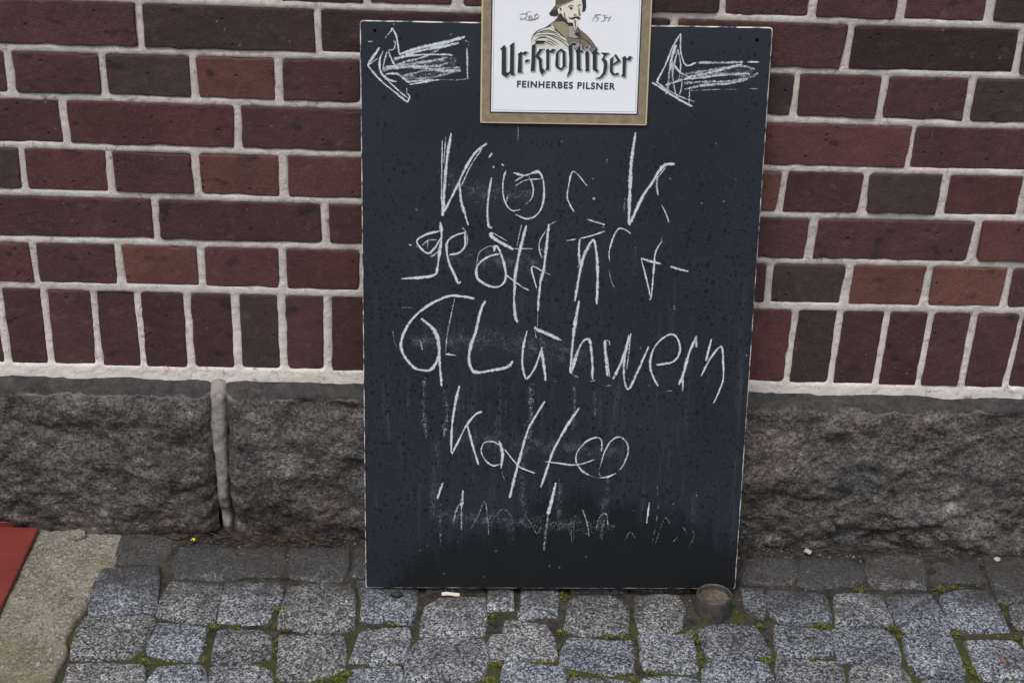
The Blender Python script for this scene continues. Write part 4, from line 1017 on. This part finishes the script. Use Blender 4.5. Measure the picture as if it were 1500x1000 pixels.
def grow(poly, d):
    c = []
    a = sum(poly[i - 1][0] * poly[i][1] - poly[i][0] * poly[i - 1][1] for i in range(len(poly)))
    if a < 0: poly = poly[::-1]
    n = len(poly)
    for i in range(n):
        p0, p1, p2 = Vector(poly[i - 1]), Vector(poly[i]), Vector(poly[(i + 1) % n])
        e1, e2 = (p1 - p0).normalized(), (p2 - p1).normalized()
        nn = Vector((e1.y, -e1.x)) + Vector((e2.y, -e2.x))
        if nn.length < 1e-6: nn = Vector((e1.y, -e1.x))
        c.append(tuple(p1 + nn.normalized() * d))
    return c
fr = [[(x / 1e5, y / 1e5) for x, y in pl] for pl in FRAKTUR]
items = []
for i, pl in enumerate(fr):
    items.append((grow([(x + .0012, y - .0009) for x, y in pl], .0012), 0.00615 + i * 4e-6, 2))
    items.append((grow([(x + .0014, y - .0010) for x, y in pl], .0003), 0.00630 + i * 4e-6, 1))
    items.append((grow(pl, .0005), 0.00640 + i * 4e-6, 2))
    items.append((pl, 0.00650 + i * 4e-6, 0))
tag(flat_polys('name_lettering', items, [plain('print_name', lin(38, 54, 54), 0.4), plain('print_shadow', lin(148, 144, 138), 0.4), WHITE], sign), 'blackletter brewery name')

def text_mesh(name, body, p0, p1, height, z, mat, parent):
    cu = bpy.data.curves.new(name, 'FONT')
    cu.body = body; cu.size = 1.0; cu.offset = 0.03; cu.space_character = 1.16
    to = bpy.data.objects.new(name + '_src', cu)
    COL.objects.link(to)
    dg = bpy.context.evaluated_depsgraph_get()
    me = bpy.data.meshes.new_from_object(to.evaluated_get(dg))
    bpy.data.objects.remove(to)
    xs = [v.co.x for v in me.vertices]; ys = [v.co.y for v in me.vertices]
    x0, x1, y0, y1 = min(xs), max(xs), min(ys), max(ys)
    d = Vector(p1) - Vector(p0); e = d.normalized(); nrm = Vector((-e.y, e.x))
    for v in me.vertices:
        q = Vector(p0) + e * (d.length * (v.co.x - x0) / (x1 - x0)) + nrm * (height * (v.co.y - y0) / (y1 - y0))
        v.co = (q.x, q.y, z)
    me.materials.clear(); me.materials.append(mat)
    me.name = name
    return link(bpy.data.objects.new(name, me), parent)
tag(text_mesh('small_lettering', 'FEINHERBES PILSNER', (0.23056, 0.81034), (0.37605, 0.80909), 0.0102, 0.0060, INK, sign), 'capital letters FEINHERBES PILSNER')

# ------------------------------------------------------------------ small things on the ground
def pipe():
    cx, cy = 1.0935, -0.222
    root = empty('pipe_stub', (cx, cy, 0))
    tag(root, 'short open grey metal pipe stub rising from the cobbles at the chalkboard corner', 'pipe')
    n = 40
    prof = [(0.0300, -0.03), (0.0298, 0.004), (0.0292, 0.026), (0.0288, 0.0292), (0.0276, 0.0300), (0.0262, 0.0292), (0.0258, 0.026), (0.0256, 0.002)]
    vs = [(r * math.cos(2 * math.pi * i / n) * (1 + 0.02 * math.sin(4 * math.pi * i / n)), r * math.sin(2 * math.pi * i / n), z + 0.0012 * math.cos(2 * math.pi * i / n + 1) * (z > 0)) for r, z in prof for i in range(n)]
    fs = [(q * n + i, q * n + (i + 1) % n, (q + 1) * n + (i + 1) % n, (q + 1) * n + i) for q in range(len(prof) - 1) for i in range(n)]
    mesh_obj('rim', vs, fs, PIPE, root, True)
    mud = Mat('dried_mud', 0.95, 0.1); p = mud.pos(); nn = mud.noise(p, 90, 4)
    mud.color(mud.mix(mud.mr(nn, .35, .7), lin(66, 59, 53), lin(108, 98, 88))); mud.bump(nn, .003)
    vs, fs = [(0, 0, 0.0135)], []
    for r in range(1, 7):
        for i in range(n):
            a = 2 * math.pi * i / n; rr = 0.0262 * r / 6
            vs.append((rr * math.cos(a), rr * math.sin(a), 0.0135 + 0.006 * (r / 6) ** 2 + 0.0016 * fbm(rr * math.cos(a) * 90, rr * math.sin(a) * 90, 1, 3)))
    fs += [(0, 1 + i, 1 + (i + 1) % n) for i in range(n)]
    fs += [(1 + r * n + i, 1 + (r + 1) * n + i, 1 + (r + 1) * n + (i + 1) % n, 1 + r * n + (i + 1) % n) for r in range(5) for i in range(n)]
    mesh_obj('mud_fill', vs, fs, mud.m, root, True)
pipe()

def red_boards():
    for (x0, x1, y0, y1, z1, lb) in ((-0.90, -0.0365, -0.50, -0.0445, 0.012, 'flat dark red painted board lying on the sandy concrete strip'),
                                     (-0.90, -0.079, -0.0425, -0.030, 0.020, 'narrow dark red painted batten between the red board and the stone plinth')):
        bev = 0.0015
        pts = rounded_rect(x0, y0, x1, y1, 0.003)
        ins = rounded_rect(x0 + bev, y0 + bev, x1 - bev, y1 - bev, 0.003)
        n = len(pts); cx, cy = (x0 + x1) / 2, (y0 + y1) / 2
        vs = [(x - cx, y - cy, 0.0035) for x, y in pts] + [(x - cx, y - cy, z1 - bev) for x, y in pts] + [(x - cx, y - cy, z1) for x, y in ins]
        fs = [(q * n + i, q * n + (i + 1) % n, (q + 1) * n + (i + 1) % n, (q + 1) * n + i) for q in range(2) for i in range(n)] + [tuple(range(2 * n, 3 * n)), tuple(range(n - 1, -1, -1))]
        o = mesh_obj('red_board', vs, fs, RED)
        o.location = (cx, cy, 0)
        tag(o, lb, 'board')
red_boards()

def lump(name, loc, size, mat, label, cat, seed, sub=3, flat=0.6):
    bm = bmesh.new()
    bmesh.ops.create_icosphere(bm, subdivisions=sub, radius=1.0)
    for v in bm.verts:
        k = 1 + 0.28 * fbm(v.co.x * 1.6 + seed, v.co.y * 1.6, v.co.z * 1.6, 3)
        v.co = Vector((v.co.x * size[0], v.co.y * size[1], v.co.z * size[2])) * k
    me = bpy.data.meshes.new(name); bm.to_mesh(me); bm.free()
    me.materials.append(mat)
    for p in me.polygons: p.use_smooth = True
    o = link(bpy.data.objects.new(name, me)); o.location = loc
    return tag(o, label, cat)
lump('concrete_lump', (0.030, -0.055, 0.005), (0.017, 0.013, 0.008), CONCRETE, 'rough lump of sandy concrete on the strip against the plinth', 'lump', 3.0)
BLACKP = plain('black_pebble', lin(44, 44, 48), 0.6)
lump('pebble', (0.5795, -0.207, 0.006), (0.010, 0.006, 0.005), BLACKP, 'small black pebble below the lower edge of the chalkboard', 'pebble', 8.0, 2)
WP = plain('white_pebble', lin(166, 162, 156), 0.7)
lump('pebble', (1.612, -0.076, 0.004), (0.0065, 0.006, 0.003), WP, 'tiny round white pebble on dark cobbles near the plinth', 'pebble', 12.0, 2)
BB = plain('brick_chip', lin(128, 88, 76), 0.8)
lump('brick_chip', (1.531, -0.345, 0.004), (0.004, 0.009, 0.002), BB, 'thin reddish brick chip lying on a light cobble', 'chip', 15.0, 2)
def scrap(loc, w, h, rot, label, mat):
    vs, fs = [], []
    for z in (0, 0.0012):
        for j in range(3):
            for i in range(5):
                vs.append(((i / 4 - .5) * w, (j / 2 - .5) * h * (1 + .15 * (i % 2)), z + 0.0012 * math.sin(i * 1.3)))
    for b, fl in ((0, True), (15, False)):
        for j in range(2):
            for i in range(4):
                a = b + j * 5 + i
                q = (a, a + 1, a + 6, a + 5)
                fs.append(q[::-1] if fl else q)
    rim = [0, 1, 2, 3, 4, 9, 14, 13, 12, 11, 10, 5]
    fs += [(rim[i], rim[(i + 1) % 12], rim[(i + 1) % 12] + 15, rim[i] + 15) for i in range(12)]
    o = mesh_obj('paper_scrap', vs, fs, mat)
    o.location = loc; o.rotation_euler = (0, 0, rot)
    tag(o, label, 'scrap')
scrap((0.667, -0.2025, 0.0045), 0.029, 0.007, 0.02, 'small cream scrap of card at the foot of the chalkboard', plain('card', lin(214, 204, 190), 0.8))
scrap((1.283, -0.064, 0.004), 0.012, 0.010, -0.5, 'tiny white scrap among the grit beside the right stone plinth', plain('scrap_white', lin(170, 167, 163), 0.8))
def petal():
    vs, fs = [], []
    n = 6
    for k in range(4):
        a = k * 1.6 + 0.4
        b = len(vs)
        for (l, w, z) in ((0, .0006, .003), (.004, .0028, .005), (.008, .002, .004), (.0095, .0003, .003)):
            for s in (-1, 1):
                vs.append((l * math.cos(a) - s * w * math.sin(a), l * math.sin(a) + s * w * math.cos(a), z))
        fs += [(b + 2 * i, b + 2 * i + 2, b + 2 * i + 3, b + 2 * i + 1) for i in range(3)]
    o = mesh_obj('fallen_flower', vs, fs, plain('yellow', lin(212, 208, 40), 0.6))
    o.location = (0.2275, -0.062, 0.003); o.scale = (0.5, 0.5, 0.6)
    tag(o, 'tiny yellow flower head in the brown litter at the plinth foot', 'flower')
petal()

# ------------------------------------------------------------------ moss, litter and grit
def free(x, y):
    return not any(inside((x, y), t) for t in cobble_polys)
def tuft(vs, fs, x, y, z, r, n, hgt):
    for _ in range(n):
        a = random.uniform(0, 6.283); d = r * math.sqrt(random.random())
        px, py = x + d * math.cos(a), y + d * math.sin(a)
        l = random.uniform(.0016, .0036) * hgt; w = l * 0.42
        b = random.uniform(0, 6.283); t = random.uniform(0.1, 1.1)
        dx, dy, dz = math.cos(b) * math.cos(t), math.sin(b) * math.cos(t), math.sin(t)
        k = len(vs); zz = z + random.uniform(0, .003) * hgt
        vs += [(px, py, zz), (px + dx * l * .5 - dy * w, py + dy * l * .5 + dx * w, zz + dz * l * .6), (px + dx * l, py + dy * l, zz + dz * l), (px + dx * l * .5 + dy * w, py + dy * l * .5 - dx * w, zz + dz * l * .6)]
        fs.append((k, k + 1, k + 2, k + 3))
vs, fs = [], []
for mx, my in MOSS:
    for _ in range(5):
        x, y = mx / 1000 + random.gauss(0, .005), my / 1000 + random.gauss(0, .004)
        if free(x, y):
            tuft(vs, fs, x, y, soil_height(x, y), .005, 24, random.uniform(.9, 1.5))
for _ in range(9000):
    x, y = random.uniform(.1, 2.1), random.uniform(-.95, -.17)
    pr = noise.noise((x * 13, y * 13, 20)) + min(0.35, (-.17 - y) * 1.3) - 0.22
    if pr > 0.0 and free(x, y):
        tuft(vs, fs, x, y, soil_height(x, y) - .001, .0035, 7, random.uniform(.5, 1.0))
tag(mesh_obj('moss', vs, fs, MOSSM), 'bright green moss and seedlings growing in the cobble joints', 'moss', kind='stuff')

vs, fs = [], []
def stick(x, y, z, l, w, a, t):
    dx, dy, dz = math.cos(a) * math.cos(t), math.sin(a) * math.cos(t), math.sin(t)
    k = len(vs)
    for s in (0, 1):
        for q in range(3):
            b = q * 2.094
            vs.append((x + dx * l * s - dy * w * math.cos(b), y + dy * l * s + dx * w * math.cos(b), z + dz * l * s + w * math.sin(b)))
    fs.extend([(k, k + 1, k + 4, k + 3), (k + 1, k + 2, k + 5, k + 4), (k + 2, k, k + 3, k + 5), (k, k + 2, k + 1), (k + 3, k + 4, k + 5)])
for _ in range(800):
    u = random.random()
    x = random.uniform(.19, .48) if u < .5 else random.uniform(1.32, 2.05) if u < .85 else random.uniform(.1, 1.3)
    y = -.056 + random.gauss(0, .008)
    stick(x, y, max(-.001, soil_height(x, y)) + random.uniform(0, .006), random.uniform(.006, .022), random.uniform(.0003, .0008), random.gauss(0, .5) + (math.pi if random.random() < .5 else 0), random.gauss(0, .15))
tag(mesh_obj('plant_litter', vs, fs, LITTERM), 'brown needles and twigs gathered along the foot of the plinth', 'litter', kind='stuff')

vs, fs = [], []
def grit(x, y, z, r):
    k = len(vs)
    for dx, dy, dz in ((1, 0, 0), (-1, 0, 0), (0, 1, 0), (0, -1, 0), (0, 0, 1), (0, 0, -1)):
        q = r * random.uniform(.6, 1.2)
        vs.append((x + dx * q, y + dy * q, z + dz * q * .7))
    for a, b, c in ((0, 2, 4), (2, 1, 4), (1, 3, 4), (3, 0, 4), (2, 0, 5), (1, 2, 5), (3, 1, 5), (0, 3, 5)):
        fs.append((k + a, k + b, k + c))
for _ in range(4200):
    x, y = random.uniform(.1, 2.1), random.uniform(-.75, -.05)
    if random.random() < 0.45: y = random.uniform(-.13, -.05)
    if free(x, y):
        grit(x, y, soil_height(x, y) + .0004, random.choice((.0008, .001, .0014, .002, .0026)))
tag(mesh_obj('grit', vs, fs, GRITM), 'loose grey grit in the joints and along the wall', 'grit', kind='stuff')
